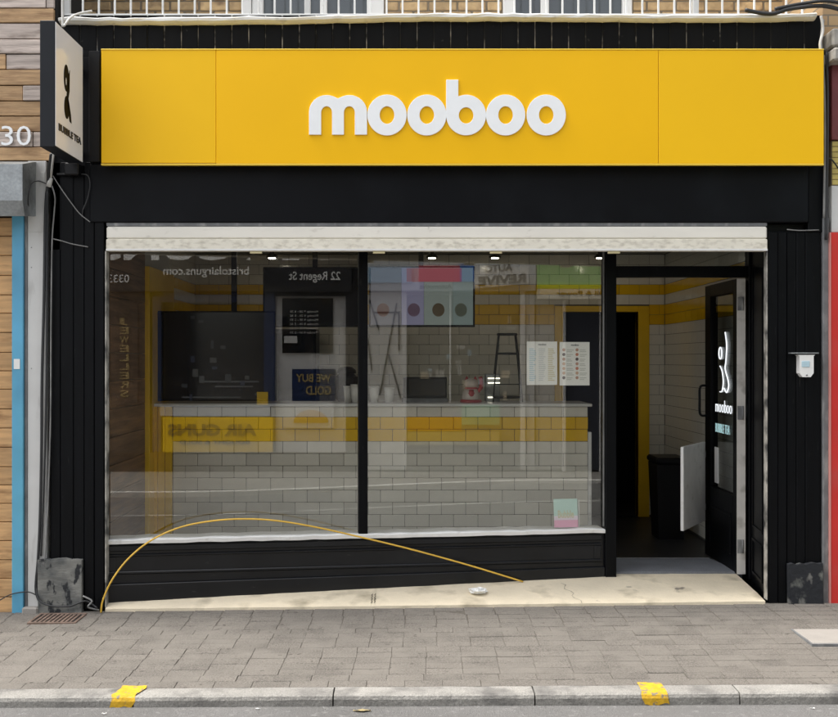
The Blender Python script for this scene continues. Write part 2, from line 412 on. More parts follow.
# ================================================================== GROUND
g = MB(); g.add([(-150, -150, -0.30), (150, -150, -0.30), (150, 150, -0.30), (-150, 150, -0.30)], [(0, 1, 2, 3)])
struct("ground", g, GROUND)
KW, KY = 0.135, -1.68
def sheet(x0, x1, y0, y1, nx, ny, fz):
    vs = [(x0 + (x1 - x0) * i / nx, y0 + (y1 - y0) * j / ny, 0) for j in range(ny + 1) for i in range(nx + 1)]
    vs = [(x, y, fz(x, y)) for x, y, _ in vs]
    fs = [(j * (nx + 1) + i, j * (nx + 1) + i + 1, (j + 1) * (nx + 1) + i + 1, (j + 1) * (nx + 1) + i) for j in range(ny) for i in range(nx)]
    return MB().add(vs, fs)
def rz(x, y): return -0.118 + 0.004 * max(-4.5, min(4.5, x))
struct("road", sheet(-80, 80, -16, KY - KW + 0.004, 64, 6, rz), ASPH)
pv = MB()
for a, b_, off in ((-80, -3.2, -0.001), (-3.2, 3.2, -0.014), (3.2, 80, -0.001)):
    q = sheet(a, b_, KY, 0.02, 24, 6, lambda x, y: gz(x, y) + off)
    pv.add(q.v, q.f)
pavement = struct("pavement", pv, PAVBED)
bed = part("joint_bed", sheet(-3.19, 3.19, KY, 0.02, 24, 6, lambda x, y: gz(x, y) - 0.0045), BED, pavement)
# paving blocks: courses parallel to the shop
PW, PD = 0.203, 0.105
def paver_mesh(k):
    rnd = random.Random(k)
    j = lambda: rnd.uniform(-0.0015, 0.0015)
    mb = MB().box(-PW / 2 + .0008, PW / 2 - .0008, -PD / 2 + .0014, PD / 2 - .0014, -0.05, 0, 0.0022)
    return mesh_of(mb, "paving_block", PAVER, (0, 0, 0))
pm = [paver_mesh(k) for k in range(3)]
cands = []
rows = int(abs(KY) / PD)
for r in range(rows):
    y = KY + PD / 2 + r * PD
    off = (0.0, .012, .02, .03, .028, .09, .095, .10, .11, .11, .10, .16)[(r * 5 // 7) % 12]
    off += random.uniform(-.006, .006) + (PW / 2 if r in (0, 10) else 0)
    for i in range(-17, 18):
        x = i * PW + off + random.uniform(-.0016, .0016)
        d = DC + y
        px = VX + x * FPX / d
        vis = -10 < px < 848
        cands.append((0 if vis else 1, d, x, y))
cands.sort()
paver_rest = MB()
for k, (nv, d, x, y) in enumerate(cands):
    z = gz(x, y) + random.uniform(-0.0011, 0.0011) + (-0.003 if random.random() < 0.02 else 0)
    if nv == 0 and k < 300:
        slope = -(gz(x + .1, y) - gz(x - .1, y)) / .2
        piece("paving_block", pm[k % 3], pavement, (x, y, z), (0.025 + random.uniform(-.006, .006), slope + random.uniform(-.006, .006), random.uniform(-.006, .006)))
    elif abs(x) < 3.2:
        paver_rest.box(x - PW / 2 + .0022, x + PW / 2 - .0022, y - PD / 2 + .002, y + PD / 2 - .002, z - .05, z, .004)
part("paving_blocks", paver_rest, PAVER, pavement, kind="stuff")
# the light course and gap along the building line
# kerb
kb = MB().box(-80, 80, KY - KW + 0.03, KY, -0.29, -0.13)
kerb = struct("kerb", kb, KERB)
KL = 1.04
x = -2.0 - 3 * KL
kx = [X(v, KY - KW) for v in (-270, -68, 133, 333, 535, 740, 940, 1140)]
for a, b_ in zip(kx[:-1], kx[1:]):
    mb = MB()
    n = 7; prof = [(KY, -.25), (KY, -.001), (KY - KW + .02, -.003), (KY - KW + .006, -.010), (KY - KW, -.026), (KY - KW + .002, -.25)]
    vs = []
    for i in range(n + 1):
        xx = a + .004 + (b_ - a - .008) * i / n
        zt = gz(xx, KY)
        dy = random.uniform(-.003, .003)
        for j, (yy, zz) in enumerate(prof):
            vs.append((xx, yy + (dy if j in (2, 3, 4) else 0), (zt + zz + random.uniform(-.0015, .0015)) if zz > -.2 else -.25))
    m_ = len(prof)
    fs = [(i * m_ + j, i * m_ + j + 1, (i + 1) * m_ + j + 1, (i + 1) * m_ + j) for i in range(n) for j in range(m_ - 1)]
    fs += [tuple(reversed(range(m_))), tuple(range(n * m_, n * m_ + m_))]
    mb.add(vs, fs)
    part("kerbstone", mb, KERB, kerb)
far_k = MB()
for a, b_ in ((-80, kx[0]), (kx[-1], 80)):
    far_k.add([(a, KY, gz(a, KY)), (b_, KY, gz(b_, KY)), (b_, KY - KW, gz(b_, KY)), (a, KY - KW, gz(a, KY)), (b_, KY - KW, -.25), (a, KY - KW, -.25)], [(0, 3, 2, 1), (3, 5, 4, 2)])
part("kerb_run", far_k, KERB, kerb)
for p0, p1 in ((108, 133), (638, 658)):           # yellow paint marks over the kerb
    yk = KY - KW
    rnd = random.Random(p0)
    # left / right borders at: paving edge, kerb arris, kerb foot
    if p0 < 200: tops = (121, 146); mids = (111, 135); bots = (109, 131)
    else: tops = (638, 662); mids = (642, 668); bots = (645, 670)
    vs, n = [], 9
    ring = []
    zt = gz(X(tops[0], KY), KY)
    secs = [(tops, KY + .035, .0045, KY), (tops, KY - .01, .0045, KY), (mids, yk + .018, .002, yk), (mids, yk + .003, -.010, yk), (mids, yk - .0035, -.028, yk), (bots, yk - .0035, -.062, yk)]
    for s_, (lr, yy, dz, dref) in enumerate(secs):
        for i in range(n + 1):
            t = i / n
            xx = X(lr[0], dref) + (X(lr[1], dref) - X(lr[0], dref)) * t
            jx = rnd.uniform(-.004, .004) if i in (0, n) else 0
            jy = rnd.uniform(-.006, .006) if s_ == 0 else 0
            jz = rnd.uniform(-.004, .01) if s_ == 5 else 0
            vs.append((xx + jx, yy + jy, gz(xx, KY) + dz + jz))
    fs = [(s_ * (n + 1) + i + 1, s_ * (n + 1) + i, (s_ + 1) * (n + 1) + i, (s_ + 1) * (n + 1) + i + 1) for s_ in range(len(secs) - 1) for i in range(n)]
    part("paint_mark", MB().add(vs, fs), YPAINT, kerb)

# ================================================================== WINDOW PLANE
DL, DR = 0.08, 0.58
P0 = Vector((X(105, DL), DL, 0)); P1 = Vector((X(607, DR), DR, 0))
WX = (P1 - P0).normalized(); WY = Vector((-WX.y, WX.x, 0)); WLEN = (P1 - P0).length
def wxf(u, v, z): p = P0 + WX * u + WY * v; return (p.x, p.y, z)
def wu(px):                                       # distance along the window for a photo column
    k = (px - VX) / FPX                           # x = k (y + DC)
    return (k * (P0.y + DC) - P0.x) / (WX.x - k * WX.y)
def wd(px): return P0.y + wu(px) * WX.y           # depth of the window at that column
def wz(py, px): return Z(py, wd(px))
SILL = 0.405
DOORD = 0.58

# ================================================================== SHOP BUILDING
shop = thing("shop_building", (0.2, 2, 0), "black painted tea shop front with big window under yellow fascia and brick storey above", "building")
FX0, FX1 = X(50), X(825)
# carcass: party walls, roof slabs
part("side_wall", B(-3.02, -2.66, 0.9, 5.3, -.25, 7), BRICKW, shop)
part("side_wall", B(FX1 + .02, FX1 + .2, 0.9, 5.3, -.25, 7), BRICKW, shop)
part("rear_wall", B(-2.66, FX1 + .02, 5.1, 5.3, -.25, 7), PLASTER, shop)
part("roof", B(-3.1, FX1 + .3, 0.85, 5.4, 7.0, 7.15, .02), GREYM, shop)
part("upper_floor", B(-2.66, FX1 + .01, 0.1, 5.1, 2.95, 3.9), PLASTER, shop)
# upper storey
UD = 0.9
uw = MB()
wins = [(X(252, UD), X(384, UD)), (X(503, UD), X(632, UD))]
xs = [-3.02] + [v for w_ in wins for v in w_] + [FX1 + .2]
for i in range(0, len(xs), 2):
    uw.box(xs[i], xs[i + 1], UD + .02, UD + .25, 3.9, 5.4)
uw.box(-3.02, FX1 + .2, UD + .02, UD + .25, 5.4, 7.0)
uwall = part("upper_wall", uw, BRICKW, shop)
for i in (0, 2, 4): part("mortar_bed", B(xs[i] + .001, xs[i + 1] - .001, UD + .012, UD + .0195, 4.1, 4.75), MORTAR, uwall)
bm_ = unit_mesh("brick", .212, .03, .064, .006, BRICKY)
bh_ = unit_mesh("brick", .102, .03, .064, .006, BRICKY)
for r in range(7):
    z = 4.14 + r * .075
    for i in range(0, len(xs), 2):
        a, e = xs[i] + .006, xs[i + 1] - .006
        x = a - (.11 if r % 2 else 0)
        while x < e:
            l0, l1 = max(a, x), min(e, x + .215)
            if l1 - l0 > .03 and -3.0 < l0:
                ms, ln = (bm_, .212) if l1 - l0 > .15 else (bh_, .102)
                piece("brick", ms, uwall, ((l0 + l1) / 2, UD + random.uniform(.0, .004), z), (0, random.uniform(-.01, .01), 0), ((l1 - l0 - .008) / ln, 1, 1))
            x += .2225
UWIN = M("upper_window_glass", (0.05, 0.06, 0.068), 0.06, spec=0.8)
for (a, e), mul in zip(wins, ((X(320, UD), X(327, UD)), (X(541, UD), X(549, UD)))):
    fr = MB().box(a, a + .085, UD - .01, UD + .1, 3.95, 5.4, .006).box(e - .13 if a < 0 else e - .07, e, UD - .01, UD + .1, 3.95, 5.4, .006)
    fr.box(mul[0], mul[1], UD - .005, UD + .09, 3.95, 5.4, .006).box(a + .085, e - .07, UD - .004, UD + .09, 3.95, 4.02, .005)
    if a < 0: fr.box(X(243, UD) - .01, a - .003, UD - .03, UD + .02, 3.95, 5.4, .006)
    wf = part("upper_window", fr, OWHITE, shop)
    for l0, l1 in ((a + .08, mul[0] + .003), (mul[1] - .003, e - .06)):
        part("pane", B(l0, l1, UD + .05, UD + .06, 4.0, 5.4), UWIN, wf)
    part("curtain", B(a + .09, e - .09, UD + .16, UD + .17, 3.95, 5.3), LGREY, wf)
# black vertical boards above the sign
zb0, zb1 = Z(52, .03), Z(15, .03)
clad = part("board_backing", B(X(60), X(823), .034, .10, 2.9, zb1 - .01), WORN, shop)
nb = 45; bw = (X(823) - X(62)) / nb
bmesh_ = unit_mesh("board", bw - .007, .010, zb1 - 2.98, .004, BLACKB)
for i in range(nb):
    piece("board", bmesh_, clad, (X(62) + bw * (i + .5), .027 + random.uniform(-.002, .002), (zb1 + 2.98) / 2 - .002), (0, random.uniform(-.003, .003), 0))
# lumpy white flashing on top
fl = MB(); vs = []; n = 60
for i in range(n + 1):
    t = i / n; xx = X(60) + (X(815) - X(60)) * t
    y0 = 18 - 4 * t + 1.3 * math.sin(9 * t) + random.uniform(-.45, .45)
    h = .026 + random.uniform(-.003, .006)
    zc = Z(y0 + 2.5, -.03)
    for (yy, zz) in ((-.035, zc), (-.04, zc + h * .6), (-.02, zc + h), (.95, zc + h + .03), (.95, zc - .05), (.0, zc - .012)):
        vs.append((xx, yy + random.uniform(-.004, .004), zz))
m_ = 6
fl.add(vs, [(i * m_ + j, i * m_ + (j + 1) % m_, (i + 1) * m_ + (j + 1) % m_, (i + 1) * m_ + j) for i in range(n) for j in range(m_)])
fl.add([vs[k] for k in range(6)], [tuple(range(6))]); fl.add([vs[n * 6 + k] for k in range(6)], [tuple(reversed(range(6)))])
part("flashing", fl, WHITE, shop)
# lower fascia
part("fascia_board", B(X(90), X(808), -.012, .09, Z(222.5), 3.0, .006), BLACKS, shop)
part("fascia_end", B(X(808) + .003, X(824), .004, .09, Z(232), 3.0, .004), BLACK, shop)
part("fascia_return", B(X(50), X(90) - .002, .012, .09, Z(250), 3.78, .004), BLACK, shop)
part("cover_strip", B(X(90), X(101), -.03, .024, 3.01, Z(52), .004), BLACKP, shop)
# pilasters
def pilaster(cols, z1, plinth, pm_, sx0, sx1):
    p = part("pilaster", B(sx0, sx1, .05, .12, -.06, z1), BLACK, shop)
    for i, (a, b_, dy) in enumerate(cols):
        part("board", B(X(a) + .001, X(b_) - .001, .0 + dy, .052, -.03, z1 - .002, .004), BLACK, p)
    a, b_, t_, bt = plinth
    rnd = random.Random(a); pts = []
    for i in range(9): pts.append((X(a) + (X(b_) - X(a)) * i / 8, Z(t_) + rnd.uniform(-.012, .012)))
    poly = [(X(a) + .005, Z(bt) - .03), (X(b_), Z(bt) - .03)] + list(reversed(pts))
    part("plinth", MB().prism(poly, -.035, .03), pm_, p, label="plinth with peeling grey paint")
    return p
pl = pilaster(((50, 60, .012), (60, 73, .006), (73, 84, .008), (84.3, 94, -.004), (94, 104, .002)), Z(250) + .6, (39, 83, 558, 611), PLINTH, X(50), X(104.5))
pr = pilaster(((768.5, 778, .0), (778, 787, .004), (787.3, 797, .010), (797, 806, .008), (806, 821, .006)), Z(232) + .002, (787, 821, 563, 603), PLINTHD, X(768.5), X(821))
JX0, JX1 = X(768.5) - .006, X(751.5, .58)
part("return_panel", MB().plan([(JX0, .06), (X(821), .06), (X(821), .66), (JX1, .66), (JX1, .58)], .0, 2.56), BLACK, pr)
def jxf(u, v, z):                                # along the splayed return, v towards the opening
    return (JX0 + (JX1 - JX0) * u - v, .06 + .52 * u, z)
part("panel_moulding", MB().box(.12, .88, 0, .010, .12, .14).box(.12, .88, 0, .010, .36, .38).box(.12, .17, 0, .010, .14, .36).box(.83, .88, 0, .010, .14, .36).box(.12, .88, 0, .008, .46, .475).box(.12, .17, 0, .008, .475, 2.3).box(.83, .88, 0, .008, .475, 2.3).xf(jxf), BLACK, pr)
# soffit and header behind the shutter
part("soffit", MB().plan([(X(104) - .1, .09), (X(821), .09), (X(821), .72), (X(104) - .1, .72)], 2.56, 2.60), BLACKP, shop)
# stall riser (under the window)
rw = part("stall_riser", B(.0, WLEN + .02, .0, .10, -.02, SILL - .002, .004).xf(wxf), RISER, shop)
u0, u1 = wu(107), wu(604)
part("plinth_rail", B(u0, u1, -.026, 0, -.02, .125, .004).xf(lambda u, v, z: wxf(u, v, z + .03 * u / WLEN)), RISER, rw)
for z0, z1, pr_ in ((.350, .392, .022), (.190, .212, .014), (.312, .330, .012)):
    part("moulding", B(u0 + .01, u1 - .02, -pr_, 0, z0, z1, .006).xf(wxf), RISER, rw)
for a in (u0 + .012, u1 - .075):
    part("stile", B(a, a + .05, -.010, 0, .212, .312, .004).xf(wxf), RISER, rw)
# window frame
wfm = part("window_frame", MB().box(wu(358.5), wu(367.5), -.02, .06, SILL + .02, 2.56, .004).xf(wxf), BLACK, shop)
part("corner_post", B(wu(604.2), wu(615), -.035, .07, .05, 2.56, .004).xf(wxf), BLACK, wfm)
part("side_post", B(-.02, .022, -.0, .06, SILL, 2.56, .003).xf(wxf), BLACK, wfm)
part("head_rail", B(0, WLEN, -.005, .055, 2.47, 2.56, .003).xf(wxf), BLACK, wfm)
sl = MB(); vs = []; n = 40; rnd = random.Random(4)
for i in range(n + 1):
    u = .012 + (wu(604) - .012) * i / n; h = .030 + rnd.uniform(-.004, .004); dz = rnd.uniform(-.003, .003)
    for v, z in ((-.03, SILL + dz), (-.032, SILL + h * .8 + dz), (-.022, SILL + h), (.16, SILL + h + .002), (.16, SILL)):
        vs.append(wxf(u, v, z))
sl.add(vs, [(i * 5 + j, i * 5 + (j + 1) % 5, (i + 1) * 5 + (j + 1) % 5, (i + 1) * 5 + j) for i in range(n) for j in range(5)])
sl.add([vs[k] for k in range(5)], [tuple(range(5))]); sl.add([vs[n * 5 + k] for k in range(5)], [tuple(reversed(range(5)))])
part("window_sill", sl, WHITE, wfm)
part("bead", B(wu(602.6), wu(604), -.012, .0, SILL + .045, 2.5, .002).xf(wxf), GCABLE, wfm)
for a, b_ in ((.02, wu(359)), (wu(367), wu(604.5))):
    part("pane", B(a, b_, .015, .021, SILL + .022, 2.50).xf(wxf), GLASS, wfm)
# door frame
dz = DOORD
part("door_jamb", MB().box(X(748.5, dz), X(752, dz), dz - .012, dz + .09, .06, 2.56, .004), BLACK, shop)
tr = part("transom", MB().box(X(614.5, dz), X(751, dz), dz, dz + .08, Z(277, dz), Z(266, dz), .005), BLACK, shop)
part("pane", B(X(614.5, dz), X(750, dz), dz + .03, dz + .036, Z(266, dz), 2.56), GLASS2, tr)

# door leaf, open inwards about the right hand hinge: outer face looks to -X
XO, XI = X(737, dz), X(746, dz)
L0, L1 = dz + .01, dz + .86
zb, zt = Z(575, dz) + .004, Z(277, dz) - .012
DEDGE = M("white_door_edge", (0.62, 0.60, 0.56), 0.5, var=0.08, vs=8, dirt=(0.3, 0.28, 0.25), dirt_amt=.36, dirt_s=9)
gl0, gl1, gzb, gzt = L0 + .09, L0 + .70, .66, 2.17
lf = MB().box(XO, XI - .004, L0 + .004, gl0, zb, zt, .003).box(XO, XI - .004, gl1, L1, zb, zt, .003)
lf.box(XO, XI - .004, gl0, gl1, gzt, zt).box(XO, XI - .004, gl0, gl1, zb, gzb)
door = part("door", lf, BLACK, shop)
part("edge", B(XO + .002, XI - .001, L0, L0 + .004, zb, zt), DEDGE, door)
part("glazing", B(XO + .024, XO + .03, gl0, gl1, gzb, gzt), GLASS2, door)
part("panel_moulding", MB().box(XO - .008, XO, L0 + .14, L0 + .70, .20, .22, .003).box(XO - .008, XO, L0 + .14, L0 + .70, .50, .52, .003).box(XO - .008, XO, L0 + .14, L0 + .16, .22, .50, .003).box(XO - .008, XO, L0 + .68, L0 + .70, .22, .50, .003), BLACK, door)
part("handle", MB().tube([(XO, L1 - .06, 1.22), (XO - .055, L1 - .06, 1.23), (XO - .06, L1 - .06, 1.34), (XO - .055, L1 - .06, 1.45), (XO, L1 - .06, 1.46)], .010), BLACKP, door)
for zz in (2.08, 1.28, .30):
    part("hinge", MB().box(XO + .006, XO + .04, L0 - .004, L0, zz - .05, zz + .05, .001).tube([(XO + .044, L0 - .004, zz - .05), (XO + .044, L0 - .004, zz + .05)], .006), GREYM, door)
LED = M("led_sign", (0.92, 0.96, 1.0), 0.4, emit=0.38)
LEDT = M("led_sign_teal", (0.55, 0.85, 0.88), 0.4, emit=0.16)
def onleaf(u, v, w_): return (XO + .022 - w_, -u, v)               # u runs towards the hinge
lg = MB()
cu_ = -(dz + .46)
cup = [(cu_ + .10, 1.88), (cu_ + .14, 1.78), (cu_ + .12, 1.66), (cu_ + .10, 1.60), (cu_ + .17, 1.52), (cu_ + .19, 1.47), (cu_ + .14, 1.42), (cu_ + .07, 1.45)]
lg.tube([onleaf(u, v, .004) for u, v in cup], .0055)
lg.tube([onleaf(u, v, .004) for u, v in ((cu_ - .04, 1.62), (cu_ + .02, 1.58), (cu_ + .05, 1.50), (cu_ + .02, 1.43), (cu_ - .04, 1.42))], .005)
lg.tube([onleaf(cu_ - .03 + .04 * math.cos(a * math.pi / 6), 1.72 + .045 * math.sin(a * math.pi / 6), .004) for a in range(13)], .005)
part("cup_logo", lg, LED, door)
vs, fs = text_lists("mooboo", (cu_ - .17, cu_ + .26, 1.26, 1.355), .003, -.018)
part("lettering", MB().add([onleaf(*v) for v in vs], fs), LED, door)
vs, fs = text_lists("BUBBLE TEA", (cu_ - .17, cu_ + .20, 1.10, 1.17), .003, -.018)
part("lettering", MB().add([onleaf(*v) for v in vs], fs), LEDT, door)
part("sticker", B(XO + .018, XO + .022, gl1 - .16, gl1 - .06, .70, .98), PAPER, door)

# threshold slab
sx0, sx1 = X(106), X(768.5) - .028
pts_f = [(sx0 + (sx1 - sx0) * i / 40) for i in range(41)]
def back_y(x):
    if x <= P1.x: return P0.y + (x - P0.x) * WX.y / WX.x
    return DOORD + .05
def back_z(x):
    t = (x - P0.x) / (P1.x - P0.x)
    return .015 + .075 * max(0, min(1, t))
vs = []
for x in pts_f:
    yb, zb_ = back_y(x) + .03, back_z(x)
    zf = gz(x, 0) + .016
    for k in range(9):
        t = k / 8
        vs.append((x, -.02 + (yb + .02) * t, zf + (zb_ - zf) * (t ** .8) + random.uniform(-.0015, .0015)))
    vs.append((x, -.02, zf - .06))
fs = []
for i in range(40):
    a = i * 10; b_ = a + 10
    for k in range(8): fs.append((a + k, b_ + k, b_ + k + 1, a + k + 1))
    fs.append((a + 9, b_ + 9, b_, a))
slab = struct("threshold_slab", MB().add(vs, fs), SLAB)
CRACK = M("dark_crack", (0.14, 0.12, 0.09), 0.9)
def slab_z(x, y):
    yb = back_y(x) + .03; zf = gz(x, 0) + .016
    t = max(0, min(1, (y + .02) / (yb + .02)))
    return zf + (back_z(x) - zf) * (t ** .8)
def crack(pts, wdt):
    vs = []
    for i, (x, y) in enumerate(pts):
        ww = wdt * random.uniform(.4, 1.2)
        vs += [(x - ww, y, slab_z(x, y) + .003), (x + ww, y, slab_z(x, y) + .003)]
    return MB().add(vs, [(2 * i, 2 * i + 1, 2 * i + 3, 2 * i + 2) for i in range(len(pts) - 1)])
xc = X(578)
part("crack", crack([(xc - .06 + .02 * math.sin(k * 1.7) + .075 * k / 9, .40 - .42 * k / 9) for k in range(10)], .0022), CRACK, slab)
for px in (371, 374): part("scuff", crack([(X(px) + .006 * (k % 2), .02 + .025 * k) for k in range(8)], .005), CRACK, slab)

# ---------------------------------------------------------------- interior of the shop
IX0, IX1, ID = -2.10, 2.60, 3.52
FLZ, CZ = .10, 2.73
ifl = part("shop_floor", B(IX0 - .02, IX1 + .02, .70, ID, -.1, FLZ), IFLOOR, shop)
mt = MB().plan([(P1.x + .05, DOORD + .06), (2.49, DOORD + .06), (2.40, 1.19), (P1.x + .05, 1.19)], -.05, FLZ + .004)
part("door_mat_strip", mt, MAT_G, ifl)
part("metal_strip", B(P1.x + .05, 2.40, 1.192, 1.205, FLZ, FLZ + .008), STEEL, ifl)
part("ceiling", B(IX0 - .1, IX1 + .1, .60, 5.0, CZ, CZ + .1), CEIL, shop)
lw_ = part("left_wall", B(IX0 - .08, IX0, .09, ID + .1, -.1, CZ), PLASTER, shop)
for i in range(13):
    z = .12 + i * .2
    part("wood_board", B(IX0, IX0 + .016, .17, 1.34, z, z + .196, .003), CABWOOD, lw_)
part("yellow_panel", B(IX0, IX0 + .05, 1.345, 2.29, .1, 2.42, .004), IYELLOW, lw_)
# side walls: tiled relief too narrow in view to pick apart, done as joined tiles
def tile_row_colour(z):
    return 'y' if (2.319 < z < 2.419 or 2.019 < z < 2.219) else 'w'
def side_tiles(xf, d0, d1, sgn, parent):
    for colr, mt_ in (('w', TILEW), ('y', TILEY)):
        mb = MB()
        for r in range(27):
            z = .12 + r * .1
            zc = z + .05
            if tile_row_colour(zc) != colr or z > CZ - .05: continue
            y = d0 - (.1 if r % 2 else 0)
            while y < d1:
                a, b_ = max(y, d0), min(y + .2, d1)
                if b_ - a > .02: mb.box(xf, xf + sgn * .006, a + .002, b_ - .002, z + .002, z + .098)
                y += .2
        part("wall_tiles", mb, mt_, parent, kind="stuff")
side_tiles(IX0, 2.30, ID, 1, lw_)
rwl = part("right_wall", B(IX1, IX1 + .08, .60, ID + .1, -.1, CZ), GROUT, shop)
side_tiles(IX1, .80, ID, -1, rwl)
# back wall with doorway
OX0, OX1, OZ = X(563, ID), X(638, ID), Z(312, ID)
bw_ = part("back_wall", MB().box(IX0 - .08, OX0, ID, ID + .1, -.1, CZ).box(OX1, IX1 + .08, ID, ID + .1, -.1, CZ).box(OX0, OX1, ID, ID + .1, OZ, CZ), GROUT, shop)
part("door_lining", MB().box(OX0 - .085, OX0, ID - .02, ID + .12, FLZ, OZ + .06, .004).box(OX1, OX1 + .11, ID - .02, ID + .12, FLZ, OZ + .06, .004).box(OX0, OX1, ID - .02, ID + .12, OZ, OZ + .06, .004), IYELLOW, bw_)
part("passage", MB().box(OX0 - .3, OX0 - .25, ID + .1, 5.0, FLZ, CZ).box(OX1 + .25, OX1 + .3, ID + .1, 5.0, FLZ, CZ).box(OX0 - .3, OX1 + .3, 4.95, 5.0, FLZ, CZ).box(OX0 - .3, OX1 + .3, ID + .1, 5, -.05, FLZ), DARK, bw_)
tw, ty = unit_mesh("tile", .197, .008, .097, .003, TILEW), unit_mesh("tile", .197, .008, .097, .003, TILEY)
rest_w, rest_y = MB(), MB()
for r in range(27):
    z0 = .12 + r * .1; zc = z0 + .05
    if z0 > CZ - .1: continue
    for i in range(-12, 14):
        x = i * .2 + (.1 if r % 2 else 0) + .04
        a, b_ = max(x - .1, IX0 + .004), min(x + .1, IX1 - .008)
        if b_ - a < .02: continue
        segs = [(a, b_)]
        if zc < OZ + .06:
            segs = [(a, min(b_, OX0 - .086)), (max(a, OX1 + .111), b_)]
        for s0, s1 in segs:
            if s1 - s0 < .02: continue
            yy = tile_row_colour(zc) == 'y'
            if s1 < OX0 + .6 and z0 > 1.25 and z0 > 1.3:
                piece("tile", ty if yy else tw, bw_, ((s0 + s1) / 2, ID - .006, zc), (random.uniform(-.015, .015), 0, random.uniform(-.01, .01)), scale=((s1 - s0) / .2, 1, 1))
            else:
                (rest_y if yy else rest_w).box(s0 + .0015, s1 - .0015, ID - .006, ID + .002, zc - .0485, zc + .0485)
part("wall_tiles", rest_w, TILEW, bw_, kind="stuff"); part("wall_tiles", rest_y, TILEY, bw_, kind="stuff")

# ---------------------------------------------------------------- counter
CD = 1.537; CX0, CX1 = IX0 + .022, X(588, CD); CTOP = Z(403.5, CD)
ctr = thing("service_counter", ((CX0 + CX1) / 2, CD + .3, FLZ), "long serving counter faced in white and yellow tiles behind the window", "counter")
part("carcass", B(CX0, CX1, CD + .012, CD + .58, FLZ, CTOP - .03), GROUT, ctr)
part("counter_top", B(CX0 - .0, CX1 + .03, CD - .03, CD + .60, CTOP - .025, CTOP, .005), TOPW, ctr)
part("end_trim", B(CX1 + .001, CX1 + .03, CD + .0, CD + .05, FLZ, CTOP - .235, .003), WHITE, ctr)
for i in range(3):
    part("end_board", B(CX0 + i * .058, CX0 + (i + 1) * .058 - .003, CD - .028, CD + .011, FLZ, CTOP - .026, .004), IYELLOW, ctr)
cw, cyl = unit_mesh("tile", .197, .012, .097, .003, TILEW), unit_mesh("tile", .197, .012, .097, .003, TILEY)
tx0 = CX0 + .176
zt0 = Z(417, CD)
rowsz = [(zt0, CTOP - .026, 'w')] + [(zt0 - .1 * (k + 1), zt0 - .1 * k, 'y' if k < 2 else 'w') for k in range(11)]
for r, (z0, z1, c_) in enumerate(rowsz):
    if z0 < FLZ: continue
    x = tx0 - (.1 if r % 2 else 0)
    while x < CX1:
        a, b_ = max(x, tx0), min(x + .2, CX1)
        if b_ - a > .02:
            piece("tile", cw if c_ == 'w' else cyl, ctr, ((a + b_) / 2, CD, (z0 + z1) / 2), (random.uniform(-.015, .015), 0, random.uniform(-.01, .01)), scale=((b_ - a) / .2, 1, (z1 - z0) / .1))
        x += .2

# ================================================================== SIGNS ON THE FRONT
SDp = -.12
fs0 = thing("fascia_sign", ((X(101, SDp) + X(824, SDp)) / 2, SDp, Z(163.5, SDp)), "long yellow fascia sign with raised white mooboo lettering", "sign")
z0, z1 = Z(163.5, SDp), Z(50.5, SDp)
part("tray", B(X(101, SDp) + .004, X(824, SDp) - .004, SDp + .012, -.013, z0 + .004, z1 - .004), YEDGE, fs0)
for i, (a, b_) in enumerate(((101, 216), (216, 658.5), (658.5, 824))):
    part("panel", B(X(a, SDp) + .0015, X(b_, SDp) - .0015, SDp + (0.002 if i == 0 else 0), SDp + .012, z0 + (.004 if i == 0 else 0), z1 + (.006 if i == 0 else .002), .002), YELLOW if i == 1 else YELLOW2, fs0)
part("top_trim", B(X(101, SDp), X(824, SDp), SDp - .003, SDp + .03, z1 + .003, z1 + .011, .002), YEDGE, fs0)
part("bottom_trim", B(X(101, SDp), X(824, SDp), SDp - .002, SDp + .03, z0 - .012, z0 - .001, .002), YEDGE, fs0)
k_ = 1 / 2.993
def LX(u): return X(300 + u * k_, SDp)
def LZ(v): return Z(70 + v * k_, SDp)
def ell(cu, cv, ru, rv, n=40): return [(LX(cu + ru * math.cos(2 * math.pi * i / n)), LZ(cv + rv * math.sin(2 * math.pi * i / n))) for i in range(n)]
def letter(name, loops):
    vs, fs = shape_lists(loops, .009, .0015)
    part(name, MB().add([(v[0], SDp - .0062 - v[2], v[1]) for v in vs], fs), LETTER, fs0)
def m_loop():
    pts = []
    yb, yt = 194, 77
    pts += [(28, yb)]
    for a in range(0, 11):                       # left arch outer
        an = math.pi - a / 10 * math.pi * 0.62
        pts.append((80 + 52 * math.cos(an), 127 - 50 * math.sin(an)))
    pts.append((114, 87))
    for a in range(0, 11):
        an = math.pi * 0.62 - a / 10 * math.pi * 0.62
        pts.append((148 + 52 * math.cos(an), 127 - 50 * math.sin(an)))
    pts += [(200, yb), (165, yb)]
    for a in range(0, 11):
        an = a / 10 * math.pi
        pts.append((148 + 17 * math.cos(an), 128 - 19 * math.sin(an)))
    pts += [(131, yb), (97, yb)]
    for a in range(0, 11):
        an = a / 10 * math.pi
        pts.append((80 + 17 * math.cos(an), 128 - 19 * math.sin(an)))
    pts += [(63, yb)]
    return [(LX(u), LZ(v)) for u, v in pts]
letter("letter_m", [m_loop()])
for cu, nm in ((260.5, "letter_o"), (379.5, "letter_o"), (615, "letter_o"), (736.5, "letter_o")):
    letter(nm, [ell(cu, 136, 58, 60.5), ell(cu, 136, 22.5, 27)])
bo = [(438, 31), (473, 31), (473, 83)]
bo += [(497 + 59 * math.cos(a), 136 + 60 * math.sin(a)) for a in [math.radians(-112 + 5.6 * i) for i in range(0, 41)]]
bo += [(455, 178), (438, 150)]
